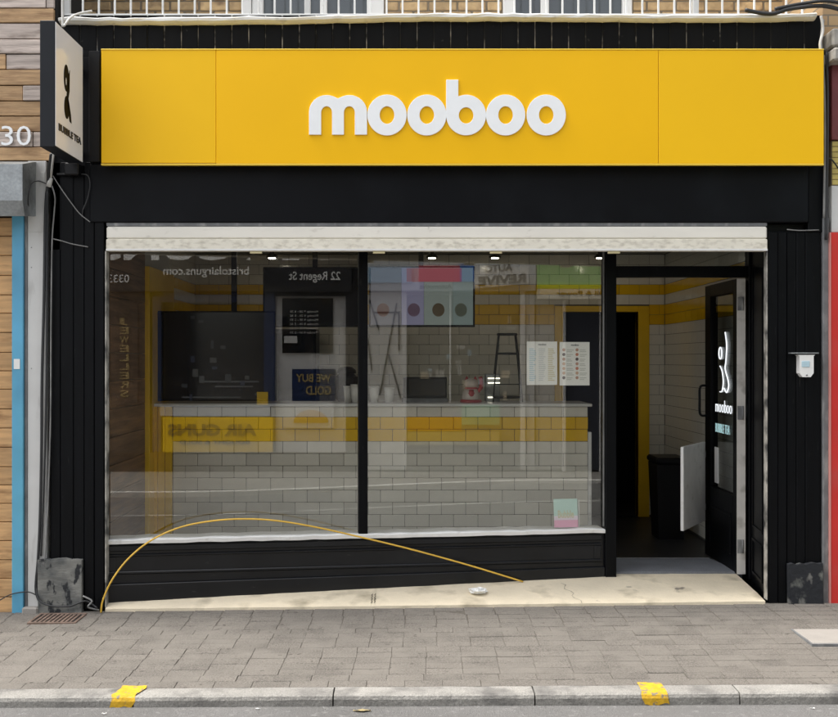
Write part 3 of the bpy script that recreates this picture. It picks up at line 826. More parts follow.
bo = [(438, 31), (473, 31), (473, 81)] + [(497 + 59 * math.cos(math.radians(t)), 136 + 60 * math.sin(math.radians(t))) for t in range(-100, 181, 7)] + [(438, 136)]
letter("letter_b", [[(LX(u), LZ(v)) for u, v in bo], ell(497, 137, 22.5, 25)])

# projecting sign
bx1 = X(83, -.1); bx0 = bx1 - .097; by0, by1 = -.683, -.10; bz0, bz1 = 2.985, 3.768
bs_ = thing("projecting_sign", ((bx0 + bx1) / 2, by1, bz0), "white and black projecting box sign reading bubble tea on the left pilaster", "sign")
part("case", B(bx0, bx1 - .004, by0, by1, bz0, bz1, .004), M("charcoal_case", (0.010, 0.012, 0.016), 0.5, spec=.25, var=.15, vs=4), bs_)
part("face", B(bx1 - .0038, bx1, by0 + .006, by1 - .006, bz0 + .008, bz1 - .008, .001), SIGNW, bs_)
part("bracket", MB().box(bx0 + .03, bx1 - .03, by1, .02, bz1 - .16, bz1 - .12, .003).box(bx0 + .03, bx1 - .03, by1, .02, bz0 + .06, bz0 + .10, .003).box(bx0 - .005, bx1 + .03, .0, .012, bz0, bz1 - .04, .003), BLACKP, bs_)
def onface(u, v, w_): return (bx1 + w_, u, v)
ICON = M("dark_icon", (0.006, 0.006, 0.005), 0.6, spec=0.1)
ic = MB(); cy_ = by0 + .215
def drop(cy, cz, ry, rz_, n=24): return [(cy + ry * math.cos(2 * math.pi * i / n), cz + rz_ * math.sin(2 * math.pi * i / n)) for i in range(n)]
for loops in ([drop(cy_, 3.50, .062, .10), drop(cy_ - .005, 3.475, .017, .032)], [drop(cy_ + .01, 3.285, .060, .085)], [[(cy_ + .055, 3.53), (cy_ + .085, 3.58), (cy_ + .08, 3.42), (cy_ + .05, 3.36), (cy_ + .115, 3.25), (cy_ + .13, 3.19), (cy_ + .085, 3.195), (cy_ + .02, 3.33), (cy_ + .01, 3.38)]]):
    vs, fs = shape_lists(loops, .006)
    ic.add([onface(cy_ + (v[0] - cy_) * .82, 3.37 + (v[1] - 3.39) * .86, v[2] * .4 + .0016) for v in vs], fs)
part("cup_icon", ic, ICON, bs_)
vs, fs = text_lists("BUBBLE TEA", (by0 + .06, by1 - .05, 3.100, 3.145), .004, .035)
part("lettering", MB().add([onface(*v) for v in vs], fs), OINK, bs_)

# roller shutter
sh = thing("roller_shutter", (X(436), .02, 2.4), "cream metal roller shutter rolled up above the shop window", "shutter")
part("hood", B(X(106.5), X(767), .0, .10, Z(226), Z(222.8), .001), GREYM, sh)
part("lath", B(X(106.5), X(767), -.006, .06, Z(239) + .001, Z(226.5), .010), CREAM, sh)
part("bottom_rail", B(X(106.5), X(767), -.012, .06, Z(251), Z(239) - .001, .005), CREAMD, sh)
part("rail_lip", B(X(106.5), X(767), -.016, -.011, Z(251), Z(249), .001), WHITE, sh)
for px in (256, 379, 496, 614):
    part("locking_tab", B(X(px - 6), X(px + 6), -.004, .02, Z(253.5), Z(251) - .001, .002), M("brass_tab", (0.72, 0.64, 0.38), .4), sh)
part("guide_rail", B(X(105.0), X(106.4), -.002, .07, gz(-2, 0) + .02, Z(251) - .001, .002), GUIDE, sh)
part("guide_rail", B(X(766.5), X(767.6), -.002, .058, gz(2.4, 0) + .02, Z(251) - .001, .002), GUIDE, sh)

# small white box on the right pilaster
wb = thing("entry_box", (X(803.5), 0, Z(377.5)), "small white entry box with metal ledge on the right pilaster", "intercom")
pts = [(797, 356), (797, 373), (800, 377), (808, 377), (811, 373), (811, 356), (812.5, 355), (795, 355)]
pts = [(X(a), Z(b_)) for a, b_ in pts]
part("body", MB().prism(pts, -.05, .012), M("white_plastic", (0.82, 0.82, 0.80), .4), wb)
part("ledge", B(X(789), X(816), -.055, .012, Z(353.8), Z(352.6), .001), STEEL, wb)
part("keypad", B(X(799), X(807), -.054, -.049, Z(367), Z(361), .002), flat("pale_blue_pad", (.45, .62, .70)), wb)
part("lock", MB().tube([(X(804), -.056, Z(375)), (X(804), -.049, Z(375))], .006, spline=False), GREYM, wb)

# ================================================================== LEFT NEIGHBOUR
ln = thing("timber_clad_shop", (-3.4, .3, -.05), "neighbouring shop clad in pale and tan horizontal planks on the left", "building")
part("wall", B(-9, -3.03, .14, 5, -.25, 6.5), BRICKW, ln)
part("end_wall", B(-3.028, X(50) - .005, .14, .80, -.25, 6.0), DARK, ln)
upp = part("plank_cladding", B(-5.2, X(54), .05, .135, 2.95, 5.2), DARK, ln)
edges = [-54, -38.5, -23, -7.3, 8.3, 23, 39, 54, 69.6, 85.5, 101, 116, 131.7, 147, 161]
jn = {3: 46, 4: None, 6: None, 7: 6, 9: 23, 5: None, 12: 33}
tone = "PTPPTPPPTPTTPT"
for i in range(len(edges) - 1):
    z1, z0 = Z(edges[i], .02), Z(edges[i + 1], .02)
    j = jn.get(i)
    cols = [(-5.2, X(j, .02)), (X(j, .02), X(54, .02))] if j is not None else [(-5.2, X(54, .02))]
    for k, (a, b_) in enumerate(cols):
        t = tone[i]
        if i == 7: t = 'T' if k == 0 else 'P'
        if i == 9: t = 'T' if k == 0 else 'P'
        part("plank", B(a + .002, b_ - .002, .018 + random.uniform(-.006, .004), .05, z0 + .0035, z1 - .0035, .003), WOOD_P if t == 'P' else WOOD_T, upp)
nm_ = MB(); text_front(nm_, "30", (X(1.5), X(31), Z(145.5), Z(126)), .008, .012, -.004)
part("number", nm_, LETTER, ln)
# grey shutter housing
hs_ = MB()
HX = X(36)
hs_.v = []
prof = [(.02, Z(161)), (-.265, Z(164, -.265)), (-.265, Z(200.5, -.265)), (-.22, Z(216, -.22)), (.02, Z(216))]
n = len(prof)
hs_.add([(x, y, z) for x in (-5.0, HX) for y, z in prof], [tuple(range(n)), tuple(reversed(range(n, 2 * n)))] + [((i + 1) % n, i, i + n, (i + 1) % n + n) for i in range(n)])
hb = part("shutter_box", hs_, STEEL, ln)
for (y, z) in ((-.1, Z(170, 0)), (-.2, Z(205, -.2)), (-.06, Z(210, 0))): part("rivet", B(HX, HX + .004, y - .006, y + .006, z - .006, z + .006, .002), STEEL, hb)
# plank shutter door
dr = part("plank_door", B(-5.0, X(12.5), .055, .10, gz(-2.7, 0) - .05, Z(214)), DARK, ln)
i = 0; py = 217.0
while py < 612:
    h = 19.2 + random.uniform(-1, 1)
    part("plank", B(-5.0, X(12.3), .028 + random.uniform(-.004, .003), .056, Z(min(py + h, 614)) + .002, Z(py) - .002, .004), WOOD_W, dr)
    py += h
post = part("blue_post", B(X(12.8), X(24.2), -.02, .06, Z(614), Z(214), .004), BLUE, ln)
part("white_sticker", B(X(15), X(21), -.024, -.019, Z(369), Z(359)), PAPER, post)
part("dark_fillet", B(X(24.4), X(27.5), .0, .06, Z(612), Z(214), .003), GREYM, ln)
gp = part("grey_post", B(X(27.7), X(46), .0, .10, Z(610), Z(161), .004), LGREY, ln)
for py in (247, 267, 368): part("screw", B(X(31), X(32), -.002, .001, Z(py + 1), Z(py)), GREYM, gp)
part("cap_plate", B(X(28.5), X(45), -.004, .001, Z(232), Z(172), .001), LGREY, gp)
part("footing", B(X(24), X(40), -.05, .02, -.12, Z(606), .01), PLATE, ln)

# cables down the left pilaster
def cable(pts, r, mat, label, d=-.02):
    p3 = [(X(a, (t[0] if t else d)), (t[0] if t else d), Z(b_, (t[0] if t else d))) for a, b_, *t in pts]
    return top("cable", MB().tube(p3, r), mat, label, "cable", "cables on the shopfront")
cable([(51, 154, -.12), (49, 170, -.06), (48, 184), (46, 200), (45, 230), (44, 300), (42, 380), (41.5, 450), (40, 520), (38, 560), (36, 590), (42, 606)], .010, CABLE, "thick black cable running down beside the left pilaster")
cable([(52, 186), (55, 198), (54, 215), (52, 245), (51, 330), (50.5, 420), (48, 500), (46, 545), (44, 565)], .005, GCABLE, "grey worn cable just left of the black pilaster boards")
cable([(47.5, 192), (47, 260), (46.8, 340), (45.5, 430), (43, 510), (41, 556)], .007, CABLE, "second black cable right beside the left pilaster boards")
top("conduit", MB().tube([(X(53, -.02), -.02, Z(150, -.02)), (X(49.5, -.02), -.02, Z(183, -.02))], .014).tube([(X(50.5, -.02), -.02, Z(178, -.02)), (X(48.7, -.02), -.02, Z(187, -.02))], .018), WCABLE, "short pale conduit pipe under the projecting sign", "conduit")
top("junction_box", MB().box(X(67), X(81), -.06, .01, Z(176.5), Z(164), .008).box(X(58), X(67), -.03, .01, Z(176), Z(174), .002), BLACKP, "small black junction box below the projecting sign", "electrical box")
cable([(81, 174, -.03), (88, 176, -.03), (90, 186, -.03), (87, 200, -.03), (83, 210, -.03), (82, 217, -.02)], .004, CABLE, "thin black lead looping from the junction box")
cable([(53, 176, -.02), (62, 190, -.03), (72, 204, -.03), (80, 214, -.03), (90, 222, -.03)], .0035, GCABLE, "thin diagonal lead crossing under the junction box")
cable([(53.5, 239), (62, 241), (72, 244), (88, 247)], .004, GCABLE, "worn lead across the top of the left pilaster")
cable([(30, 215, -.03), (28, 200, -.2), (31, 185, -.2), (38, 181, -.03), (47, 184, -.02)], .004, CABLE, "thin lead hooked around the grey shutter box")
cable([(62.5, -6, -.3), (62.5, 12, -.3), (62.8, 27, -.3)], .008, WCABLE, "white lead dropping into top of projecting sign")
cable([(64, 26, -.32), (70, 18, -.2), (78, 14, -.1), (92, 11, -.05)], .008, WCABLE, "white lead curving from projecting sign to flashing")
cable([(40, 560), (37, 585), (39, 600, -.05), (52, 606, -.07), (70, 606, -.07), (86, 601, -.05), (97, 608, -.08)], .006, CABLE, "loose black cable around foot of the left plinth")
cable([(0, 600, -.04), (12, 594, -.04), (28, 592, -.03), (38, 596, -.03)], .004, CABLE, "thin lead along the foot of the blue post")
cable([(83, 596, -.06), (92, 601, -.08), (88, 607, -.10), (99, 610, -.06)], .006, GCABLE, "short tangle of grey cable end beside the guide rail")

# ================================================================== RIGHT NEIGHBOUR
rn = thing("red_shop", (4, .4, 0), "neighbouring shop with red painted post at right edge", "building")
part("wall", B(X(829.5), 9, .12, 5, -.25, 6.5), BRICKW, rn)
part("red_post", B(X(829.3), X(900), -.03, .11, -.04, Z(233), .004), RED, rn)
part("red_post_edge", B(X(828), X(829.2), -.034, .08, -.04, Z(233), .001), M("pink_edge", (.6, .25, .22)), rn)
part("white_panel", B(X(831), X(900), -.01, .11, Z(232.5), Z(186), .003), LGREY, rn)
ytile = part("yellow_tile_strip", B(X(832), X(900), .01, .11, Z(185.5), Z(140.5)), MORTAR, rn)
for i in range(8): part("tile", B(X(832.5), X(900), .004, .02, Z(185 - 5.5 * i) + .002, Z(179.8 - 5.5 * i), .002), M("faded_yellow_tile", (.50, .40, .12), .5, var=.2, vs=12), ytile)
part("maroon_panel", B(X(831), X(900), -.012, .11, Z(140), Z(62), .004), MAROON, rn)
part("stone_ledge", MB().box(X(826), X(900), -.14, .11, Z(60, -.14), Z(47, -.14), .012).box(X(828), X(900), -.08, .11, Z(46, -.08), Z(28, -.08), .012), M("weathered_ledge", (.32, .30, .27), .9, var=.3, vs=9, bump=.5, bs=30), rn)
part("scuffed_post", B(X(822.5), X(828.2), -.01, .08, -.03, Z(218), .003), GREYM, rn)
cable([(823.5, 20, -.04), (821, 40, -.06), (823, 60, -.04), (824.5, 100, -.03), (824.8, 150, -.03), (824, 218, -.03)], .008, GCABLE, "grey cable down right end of yellow sign")
cable([(826.5, 52, -.05), (827.5, 100, -.03), (827, 170, -.03), (826, 240, -.03)], .010, CABLE, "black cable beside the right neighbour above red post")
cable([(838, 168, -.02), (832, 160, -.03), (826, 158, -.03)], .005, CABLE, "thin lead crossing from the right neighbour")
cable([(848, 12, -.06), (822, 6, -.08), (790, 9, -.06), (770, 14, -.06), (745, 10, -.06)], .014, CABLE, "thick black cable lying along the flashing at right")
cable([(848, 4, -.06), (824, 1, -.10), (800, 4, -.06), (775, 9, -.06)], .012, CABLE, "second black cable above flashing at top right corner")
cable([(822, 58, -.06), (820, 44, -.07), (823, 30, -.06), (821, 16, -.06)], .009, WCABLE, "pale cable end at upper right corner of yellow sign")
cable([(787, 229.5, -.01), (800, 230.5, -.01), (819, 230, -.01)], .004, GCABLE, "thin pale lead across the top of right pilaster")

# railing on the flat roof
rl = thing("roof_railing", (0, .12, Z(14, .12)), "white metal railing along the top of the shop front", "railing")
part("bottom_rail", B(X(60), X(812), .09, .13, Z(17, .11), Z(14.5, .11), .003), WHITE, rl)
part("top_rail", B(X(60), X(812), .09, .13, Z(10, .11) + .95, Z(10, .11) + .99, .004), WHITE, rl)
bar = unit_mesh("bar", .013, .013, 1.0, .002, WHITE)
n = 46
for i in range(n + 1):
    piece("bar", bar, rl, (X(62) + (X(808) - X(62)) * i / n, .103, Z(10, .11) + .455))
for px in (62, 306, 700):
    part("standard", B(X(px) - .02, X(px) + .02, .10, .14, Z(17, .11), Z(10, .11) + .98, .003), LGREY, rl)

# ================================================================== SMALL THINGS OUTSIDE
pts = [(101, 612.5, -.06), (103, 600, -.07), (112, 580, -.08), (128, 559, -.06), (150, 541, -.03), (178, 528, -.01), (208, 521.5, .02), (240, 519, .05), (275, 520.5, .09), (315, 527, .14), (358, 536.5, .20), (410, 549, .26), (470, 564.5, .32), (523, 578, .36)]
pts[-1] = (523, VY - (slab_z(X(523, .43), .43) + .005 - EYE) * S(.43), .43)
pts[-2] = (470, 565.5, .35)
top("yellow_cable", MB().tube([(X(a, d), d, Z(b_, d)) for a, b_, d in pts], .006, 10), YCABLE, "yellow cable arching from pavement up across the window base", "cable")
ts = MB(); rnd = random.Random(3); cx_, cy_, cz_ = X(478, .18), .18, slab_z(X(478, .18), .18)
NU, NV = 12, 7; vs = []
for j in range(NV + 1):
    for i in range(NU):
        a = 2 * math.pi * i / NU; ph = math.pi * j / NV
        r = 1 + rnd.uniform(-.5, .45)
        vs.append((cx_ + .055 * r * math.sin(ph) * math.cos(a), cy_ + .05 * r * math.sin(ph) * math.sin(a), cz_ + .002 + .016 * (1 - math.cos(ph)) * (.5 + .7 * r)))
ts.add(vs, [(j * NU + i, j * NU + (i + 1) % NU, (j + 1) * NU + (i + 1) % NU, (j + 1) * NU + i) for j in range(NV) for i in range(NU)])
top("crumpled_tissue", ts, PAPER, "crumpled white tissue lying on the cream threshold", "tissue")
# drain grate
gx0, gx1, gy0, gy1 = X(34, -.2), X(82, -.2), -.34, -.07
gz_ = gz((gx0 + gx1) / 2, -.2)
gr = thing("drain_grate", ((gx0 + gx1) / 2, -.2, gz_), "small rusty drain grate in the pavement by the left plinth", "drain")
part("frame", MB().box(gx0, gx1, gy0, gy0 + .02, gz_ - .03, gz_ + .008, .002).box(gx0, gx1, gy1 - .02, gy1, gz_ - .03, gz_ + .01, .002).box(gx0, gx0 + .02, gy0 + .02, gy1 - .02, gz_ - .03, gz_ + .009, .002).box(gx1 - .02, gx1, gy0 + .02, gy1 - .02, gz_ - .03, gz_ + .009, .002), RUST, gr)
part("pit", B(gx0 + .02, gx1 - .02, gy0 + .02, gy1 - .02, gz_ - .03, gz_ + .004), DARK, gr)
for i in range(9):
    xx = gx0 + .03 + (gx1 - gx0 - .06) * (i + .5) / 9
    part("bar", B(xx - .009, xx + .009, gy0 + .02, gy1 - .02, gz_ - .01, gz_ + .009, .002), RUST, gr)
# inspection cover
cx0, cx1 = X(793, -.66), 3.1
cv = thing("inspection_cover", (2.75, -.83, gz(2.7, -.8)), "pale rectangular inspection cover set in the pavement at right", "manhole cover")
cvz = gz(2.7, -.8)
part("rim", MB().plan([(cx0 - .012, -1.012), (cx1, -1.012), (cx1, -.65), (cx0 - .012, -.65)], cvz - .03, cvz + .006), GREYM, cv)
part("lid", B(cx0, cx1 - .01, -1.0, -.662, cvz - .02, cvz + .010, .003), PLATE, cv)
# litter on the road
for i, (px, py, mt_, lb) in enumerate(((104, 713.5, PAPER, "tiny white scrap of litter on the road at left"), (258, 709, PAPER, "tiny pale scrap of litter by the kerb"), (362, 711.5, M("dry_leaf", (.30, .24, .12), .8), "dry yellowish leaf on the road by the kerb"), (812, 711, PAPER, "tiny white scrap of litter on road at right"))):
    dd = FPX * (EYE + .118) / (py - VY) - DC
    xx = X(px, dd); zz = rz(xx, dd)
    sz = .045 if mt_ is not PAPER else .013
    rnd = random.Random(i)
    vs = [(xx + sz * (k / 4 - .5) * 2, dd + sz * .35 * (-1) ** j * (1 - abs(k / 4 - .5) * 1.6) + rnd.uniform(-.003, .003), zz + .003 + .006 * rnd.random() + l * .002) for l in (0, 1) for j in (0, 1) for k in range(5)]
    fs = [(k, k + 1, k + 6, k + 5) for k in range(4)] + [(10 + k, 15 + k, 16 + k, 11 + k) for k in range(4)]
    top("leaf" if sz > .03 else "litter_scrap", MB().add(vs, fs), mt_, lb, "leaf" if sz > .03 else "litter", "litter on the road")

# ================================================================== THINGS IN THE SHOP
def tv(px0, px1, py0, py1, d, pole, label, on=False):
    x0, x1, z0, z1 = X(px0, d), X(px1, d), Z(py1, d), Z(py0, d)
    t = thing("menu_screen", ((x0 + x1) / 2, d + .03, z0), label, "screen", "screens hung over the counter")
    part("casing", B(x0, x1, d, d + .05, z0, z1, .004), BLACKP, t)
    sc = part("display", B(x0 + .012, x1 - .012, d - .002, d, z0 + .014, z1 - .012), SCREENOFF, t)
    xp = X(pole, d + .06)
    part("ceiling_pole", B(xp - .022, xp + .022, d + .05, d + .09, z1 - .1, CZ, .002), BLACKP, t)
    if on:
        cols = [(.0, .30, (.30, .30, .36)), (.30, .52, (.50, .50, .78)), (.52, .80, (.50, .60, .58)), (.80, 1.0, (.42, .55, .55))]
        a, b_ = x0 + .016, x1 - .016
        for u0_, u1_, c_ in cols:
            part("menu_column", B(a + (b_ - a) * u0_, a + (b_ - a) * u1_ - .002, d - .004, d - .0021, z0 + .018, z1 - .016), flat("menu_col", tuple(k * .55 for k in c_), .4, .12), sc)
        part("menu_banner", B(a + .35 * (b_ - a), b_ - .1, d - .0055, d - .0041, z1 - .14, z1 - .02), flat("menu_banner", (.36, .12, .16), .4, .1), sc)
        for u0_, c_ in ((.12, (.22, .10, .08)), (.42, (.25, .16, .28)), (.66, (.16, .12, .07)), (.88, (.18, .22, .18))):
            xx = a + (b_ - a) * u0_
            vs, fs = shape_lists([[(xx + .055 * math.cos(k * .45), z0 + .15 + .06 * math.sin(k * .45)) for k in range(14)]], .001)
            part("drink_picture", MB().add([(v[0], d - .0052 - v[2], v[1]) for v in vs], fs), flat("drink_pic", c_, .4, .03), sc)
    return t
tv(155, 275, 311, 401, 1.64, 234, "large unlit black screen hung low at left end of counter")
tv(263, 366, 267, 327, 2.2, 315, "unlit dark screen hung high beside the window mullion")
tv(369, 475, 266, 327, 2.2, 421, "lit menu screen in lilac and green hung over the counter", True)
# ceiling downlights (lit)
LAMP = M("lamp_lens", (1.0, 0.90, 0.72), .4, emit=22.0)
for i, (px, lb) in enumerate(((272, "lit round ceiling downlight nearest the left screens"), (432, "lit round ceiling downlight right of the lit menu screen pole"), (495, "lit round ceiling downlight over the wire stand"), (600, "lit round ceiling downlight next to the doorway post"))):
    d = 2.9; xx = X(px, d)
    t = thing("downlight", (xx, d, CZ - .11), lb, "ceiling light", "downlights in the shop ceiling")
    part("housing", MB().lathe(xx, d, [(.02, CZ + .01), (.02, CZ - .06), (.055, CZ - .085), (.055, CZ - .10), (.05, CZ - .10)]), BLACKP, t)
    part("lens", MB().lathe(xx, d, [(.032, CZ - .1005), (.032, CZ - .106), (.02, CZ - .108)]), LAMP, t)
# dark cabinet behind counter
d = 3.0
t = thing("drinks_cooler", (X(294, d), d + .2, FLZ), "tall dark drinks cooler standing against the tiled back wall", "cooler")
part("body", B(X(273, d), X(316, d), d, d + .45, FLZ, Z(329, d), .01), BLACKP, t)
part("door_glass", B(X(276, d), X(313, d), d - .012, d - .001, FLZ + .15, Z(333, d), .004), SCREENOFF, t)
part("handle", B(X(277, d), X(278.5, d), d - .04, d - .012, 1.2, 1.6, .004), STEEL, t)
# till
d = 1.80; zc = CTOP
t = thing("till", (X(425, d), d, zc), "dark touchscreen till standing on the counter", "till")
part("screen", MB().box(X(403, d), X(447, d), d, d + .03, zc + .035, Z(377, d), .006), BLACKP, t)
part("display", B(X(409, d), X(445, d), d - .003, d - .0005, zc + .06, Z(379, d)), SCREENOFF, t)
part("stand", MB().box(X(415, d), X(436, d), d + .03, d + .16, zc, zc + .02, .004).box(X(420, d), X(431, d), d + .03, d + .06, zc + .02, zc + .12, .004), STEEL, t)
part("cash_drawer", B(X(402, d), X(448, d), d + .0, d + .20, zc + .0, zc + .034, .004).xf(lambda x, y, z: (x, y + .01, z)), GREYM, t)
# cups
CUP = M("white_cup", (.78, .77, .73), .5)
def cup_obj(px, d, h, r, label):
    xx = X(px, d)
    t = thing("paper_cup", (xx, d, CTOP), label, "cup", "cups on the counter")
    part("cup", MB().lathe(xx, d, [(r * .72, CTOP), (r, CTOP + h), (r * .94, CTOP + h), (r * .9, CTOP + h - .006)]), CUP, t)
    part("rim", MB().lathe(xx, d, [(r * 1.01, CTOP + h - .006), (r * 1.06, CTOP + h), (r * 1.01, CTOP + h + .004)]), CUP, t)
cup_obj(348, 1.75, .135, .038, "white paper cup just left of the window mullion")
cup_obj(355.5, 1.68, .150, .042, "white paper cup half hidden by window mullion")
cup_obj(374, 1.72, .13, .042, "white paper cup just right of the window mullion")
cup_obj(389, 1.78, .12, .044, "white paper cup left of the till")
t = thing("black_grinder", (X(342, 1.9), 1.9, CTOP), "black rounded machine on counter behind the white cups", "machine")
part("body", MB().box(X(335, 1.9), X(357, 1.9), 1.9, 2.08, CTOP, CTOP + .24, .03), BLACKP, t)
part("dome", MB().lathe(X(346, 1.9), 1.99, [(.085, CTOP + .24), (.08, CTOP + .27), (.05, CTOP + .295), (.01, CTOP + .30)]), BLACKP, t)
# red and white lucky cat figure
d = 1.72; xx = X(471, d); z = CTOP
LCR = M("red_glaze", (.45, .05, .06), .3); LCW = M("white_glaze", (.66, .58, .52), .3)
t = thing("cat_figurine", (xx, d, z), "small red and white cat figurine with raised paw on counter", "figurine")
part("body", MB().lathe(xx, d, [(.07, z), (.078, z + .04), (.068, z + .09), (.05, z + .12), (.02, z + .13)]), LCW, t)
part("cushion", MB().lathe(xx, d, [(.085, z), (.095, z + .012), (.085, z + .026)]), LCR, t)
part("head", MB().lathe(xx, d - .005, [(.02, z + .115), (.05, z + .13), (.06, z + .16), (.05, z + .19), (.015, z + .205)]), LCW, t)
for s_ in (-1, 1): part("ear", MB().lathe(xx + s_ * .036, d - .003, [(.018, z + .185), (.012, z + .205), (.002, z + .222)], 8), LCR, t)
part("collar", MB().lathe(xx, d - .002, [(.05, z + .112), (.058, z + .12), (.05, z + .13)]), LCR, t)
part("raised_paw", MB().tube([(xx + .055, d - .01, z + .09), (xx + .082, d - .015, z + .13), (xx + .085, d - .02, z + .18), (xx + .075, d - .025, z + .215)], .018), LCR, t)
part("bib", MB().lathe(xx, d - .045, [(.03, z + .05), (.034, z + .08), (.02, z + .11)], 12), LCR, t)
# wire stand with two rings (cup / shaker rack)
d = 1.85; x0, x1 = X(495, d), X(521, d); zt_ = Z(333, d); z = CTOP; xm = (x0 + x1) / 2
t = thing("shaker_stand", (xm, d + .08, z), "tall black wire stand with round plates on the counter", "stand")
for a, b_ in ((-1, -1), (1, -1), (-1, 1), (1, 1)):
    part("leg", MB().tube([(xm + a * .125, d + .08 + b_ * .07, z), (xm + a * .10, d + .08 + b_ * .06, z + .3), (xm + a * .07, d + .08 + b_ * .05, zt_)], .006), BLACKP, t)
for zz, r in ((zt_, .085), (zt_ - .165, .085), (z + .05, .12)):
    part("plate", MB().lathe(xm, d + .08, [(r, zz - .02), (r * 1.05, zz - .01), (r, zz), (.02, zz)]), BLACKP, t)
part("cross_wire", MB().tube([(xm - .115, d + .01, z + .15), (xm + .115, d + .01, z + .15)], .004, spline=False), BLACKP, t)
# small lit chrome tray shelves near the stand
d = 1.95
t = thing("cup_warmer", (X(493, d), d + .05, CTOP), "small steel warmer with bright shelf lights beside the wire stand", "machine")
part("body", B(X(486, d), X(500, d), d + .02, d + .2, CTOP, Z(374, d), .004), STEEL, t)
for py in (378, 382.5, 397): part("light_strip", B(X(488, d), X(500, d), d + .01, d + .02, Z(py + .8, d), Z(py, d)), M("strip_light", (1, .95, .8), .4, emit=1.6), t)
# menus taped inside the glass
def on_glass(u, v, z): return wxf(u, v, z)
def menu(px0, px1, py0, py1, label, style):
    u0, u1 = wu(px0), wu(px1); pm_ = (px0 + px1) / 2
    z0, z1 = wz(py1, pm_), wz(py0, pm_)
    t = thing("menu_sheet", wxf((u0 + u1) / 2, .024, z0), label, "menu", "menus taped inside the window")
    part("paper", MB().box(u0, u1, .0226, .0240, z0, z1).xf(wxf), M("menu_paper", (.82, .82, .79), .5, emit=0.0), t)
    W_, H_ = u1 - u0, z1 - z0
    vs, fs = text_lists("mooboo", (u0 + W_ * .38, u0 + W_ * .64, z1 - H_ * .09, z1 - H_ * .04), .0006, .02)
    part("heading", MB().add([wxf(v[0], .0224 - v[2], v[1]) for v in vs], fs), OINK, t)
    rnd = random.Random(px0)
    if style == 0:
        for k, c_ in enumerate(((.45, .60, .68), (.60, .62, .62), (.62, .56, .36))):
            a = u0 + W_ * (.08 + .31 * k)
            col_ = MB()
            for r in range(17):
                zz = z1 - H_ * (.16 + .045 * r)
                col_.box(a, a + W_ * rnd.uniform(.14, .24), .0220, .0225, zz - H_ * .022, zz)
            part("menu_lines", col_.xf(wxf), flat("menu_tint", c_), t)
    else:
        for k in range(2):
            for r in range(7):
                a = u0 + W_ * (.14 + .44 * k); zz = z1 - H_ * (.18 + .107 * r)
                c_ = rnd.choice(((.5, .3, .22), (.62, .42, .30), (.10, .07, .07), (.55, .22, .14)))
                vs, fs = shape_lists([[(a + .012 * math.cos(q * .6), zz + .012 * math.sin(q * .6)) for q in range(10)]], .0005)
                part("drink_picture", MB().add([wxf(v[0], .0222 - v[2], v[1]) for v in vs], fs), flat("pic", c_), t)
                col_ = MB()
                for l in range(2): col_.box(a + W_ * .09, a + W_ * rnd.uniform(.22, .34), .0220, .0225, zz - .004 - .012 * l, zz + .002 - .012 * l)
                part("menu_lines", col_.xf(wxf), flat("ml", (.55, .56, .52)), t)
menu(527.5, 558, 341.5, 385, "left of two white menu sheets taped inside the window", 0)
menu(560.5, 590.5, 342, 385.5, "right menu sheet with drink pictures taped inside the window", 1)
# pastel card on the sill
u0, u1 = wu(556), wu(580); pmid = 568
zz0 = SILL + .033; zz1 = wz(500, pmid)
t = thing("pastel_card", wxf((u0 + u1) / 2, .07, zz0), "pastel mint and pink card standing on the white window sill", "card")
tilt = lambda u, v, z: wxf(u, v + (z - zz0) * .12, z)
part("card", MB().box(u0, u1, .045, .048, zz0, zz1).xf(tilt), flat("mint_card", (.52, .72, .68)), t)
part("pink_band", MB().box(u0, u1, .0435, .0449, zz0 + .002, zz0 + .055).xf(tilt), flat("pink_card", (.80, .42, .58)), t)
part("pale_band", MB().box(u0, u1, .0438, .0449, zz0 + .0552, zz0 + .085).xf(tilt), flat("pale_card", (.78, .68, .78)), t)
vs, fs = text_lists("Bubble", (u0 + .03, u1 - .03, zz0 + .07, zz0 + .125), .0008, .02)
part("lettering", MB().add([tilt(v[0], .0436 - v[2], v[1]) for v in vs], fs), flat("card_ink", (.62, .60, .42)), t)
part("strut", MB().box((u0 + u1) / 2 - .02, (u0 + u1) / 2 + .02, .05, .11, zz0, zz0 + .004).xf(wxf), PAPER, t)
part("clear_holder", MB().box(u1 + .006, u1 + .012, .05, .09, zz0, zz1 - .01).box(u0 - .005, u1 + .012, .046, .10, zz0 + .0, zz0 + .003).xf(wxf), OWHITE, t)
# white board on a stand inside the door
xa, ya, xb, yb = X(682, .80), .80, X(704, 1.34), 1.34
BX = Vector((xb - xa, yb - ya, 0)); BL = BX.length; BX.normalize(); BY = Vector((-BX.y, BX.x, 0))
def bxf(u, v, z): p = Vector((xa, ya, 0)) + BX * u + BY * v; return (p.x, p.y, z)
t = thing("display_board", bxf(BL / 2, 0, FLZ), "white board hinged from the open entrance door", "board")
zb0_, zb1_ = Z(531, .80), Z(447, .80)
part("board", B(0, BL, -.012, .012, zb0_, zb1_, .003).xf(bxf), WHITE, t)
part("hinge", MB().box(BL - .02, BL + .05, -.004, .006, zb0_ + .08, zb0_ + .13, .002).box(BL - .02, BL + .05, -.004, .006, zb1_ - .13, zb1_ - .08, .002).xf(bxf), GREYM, t)
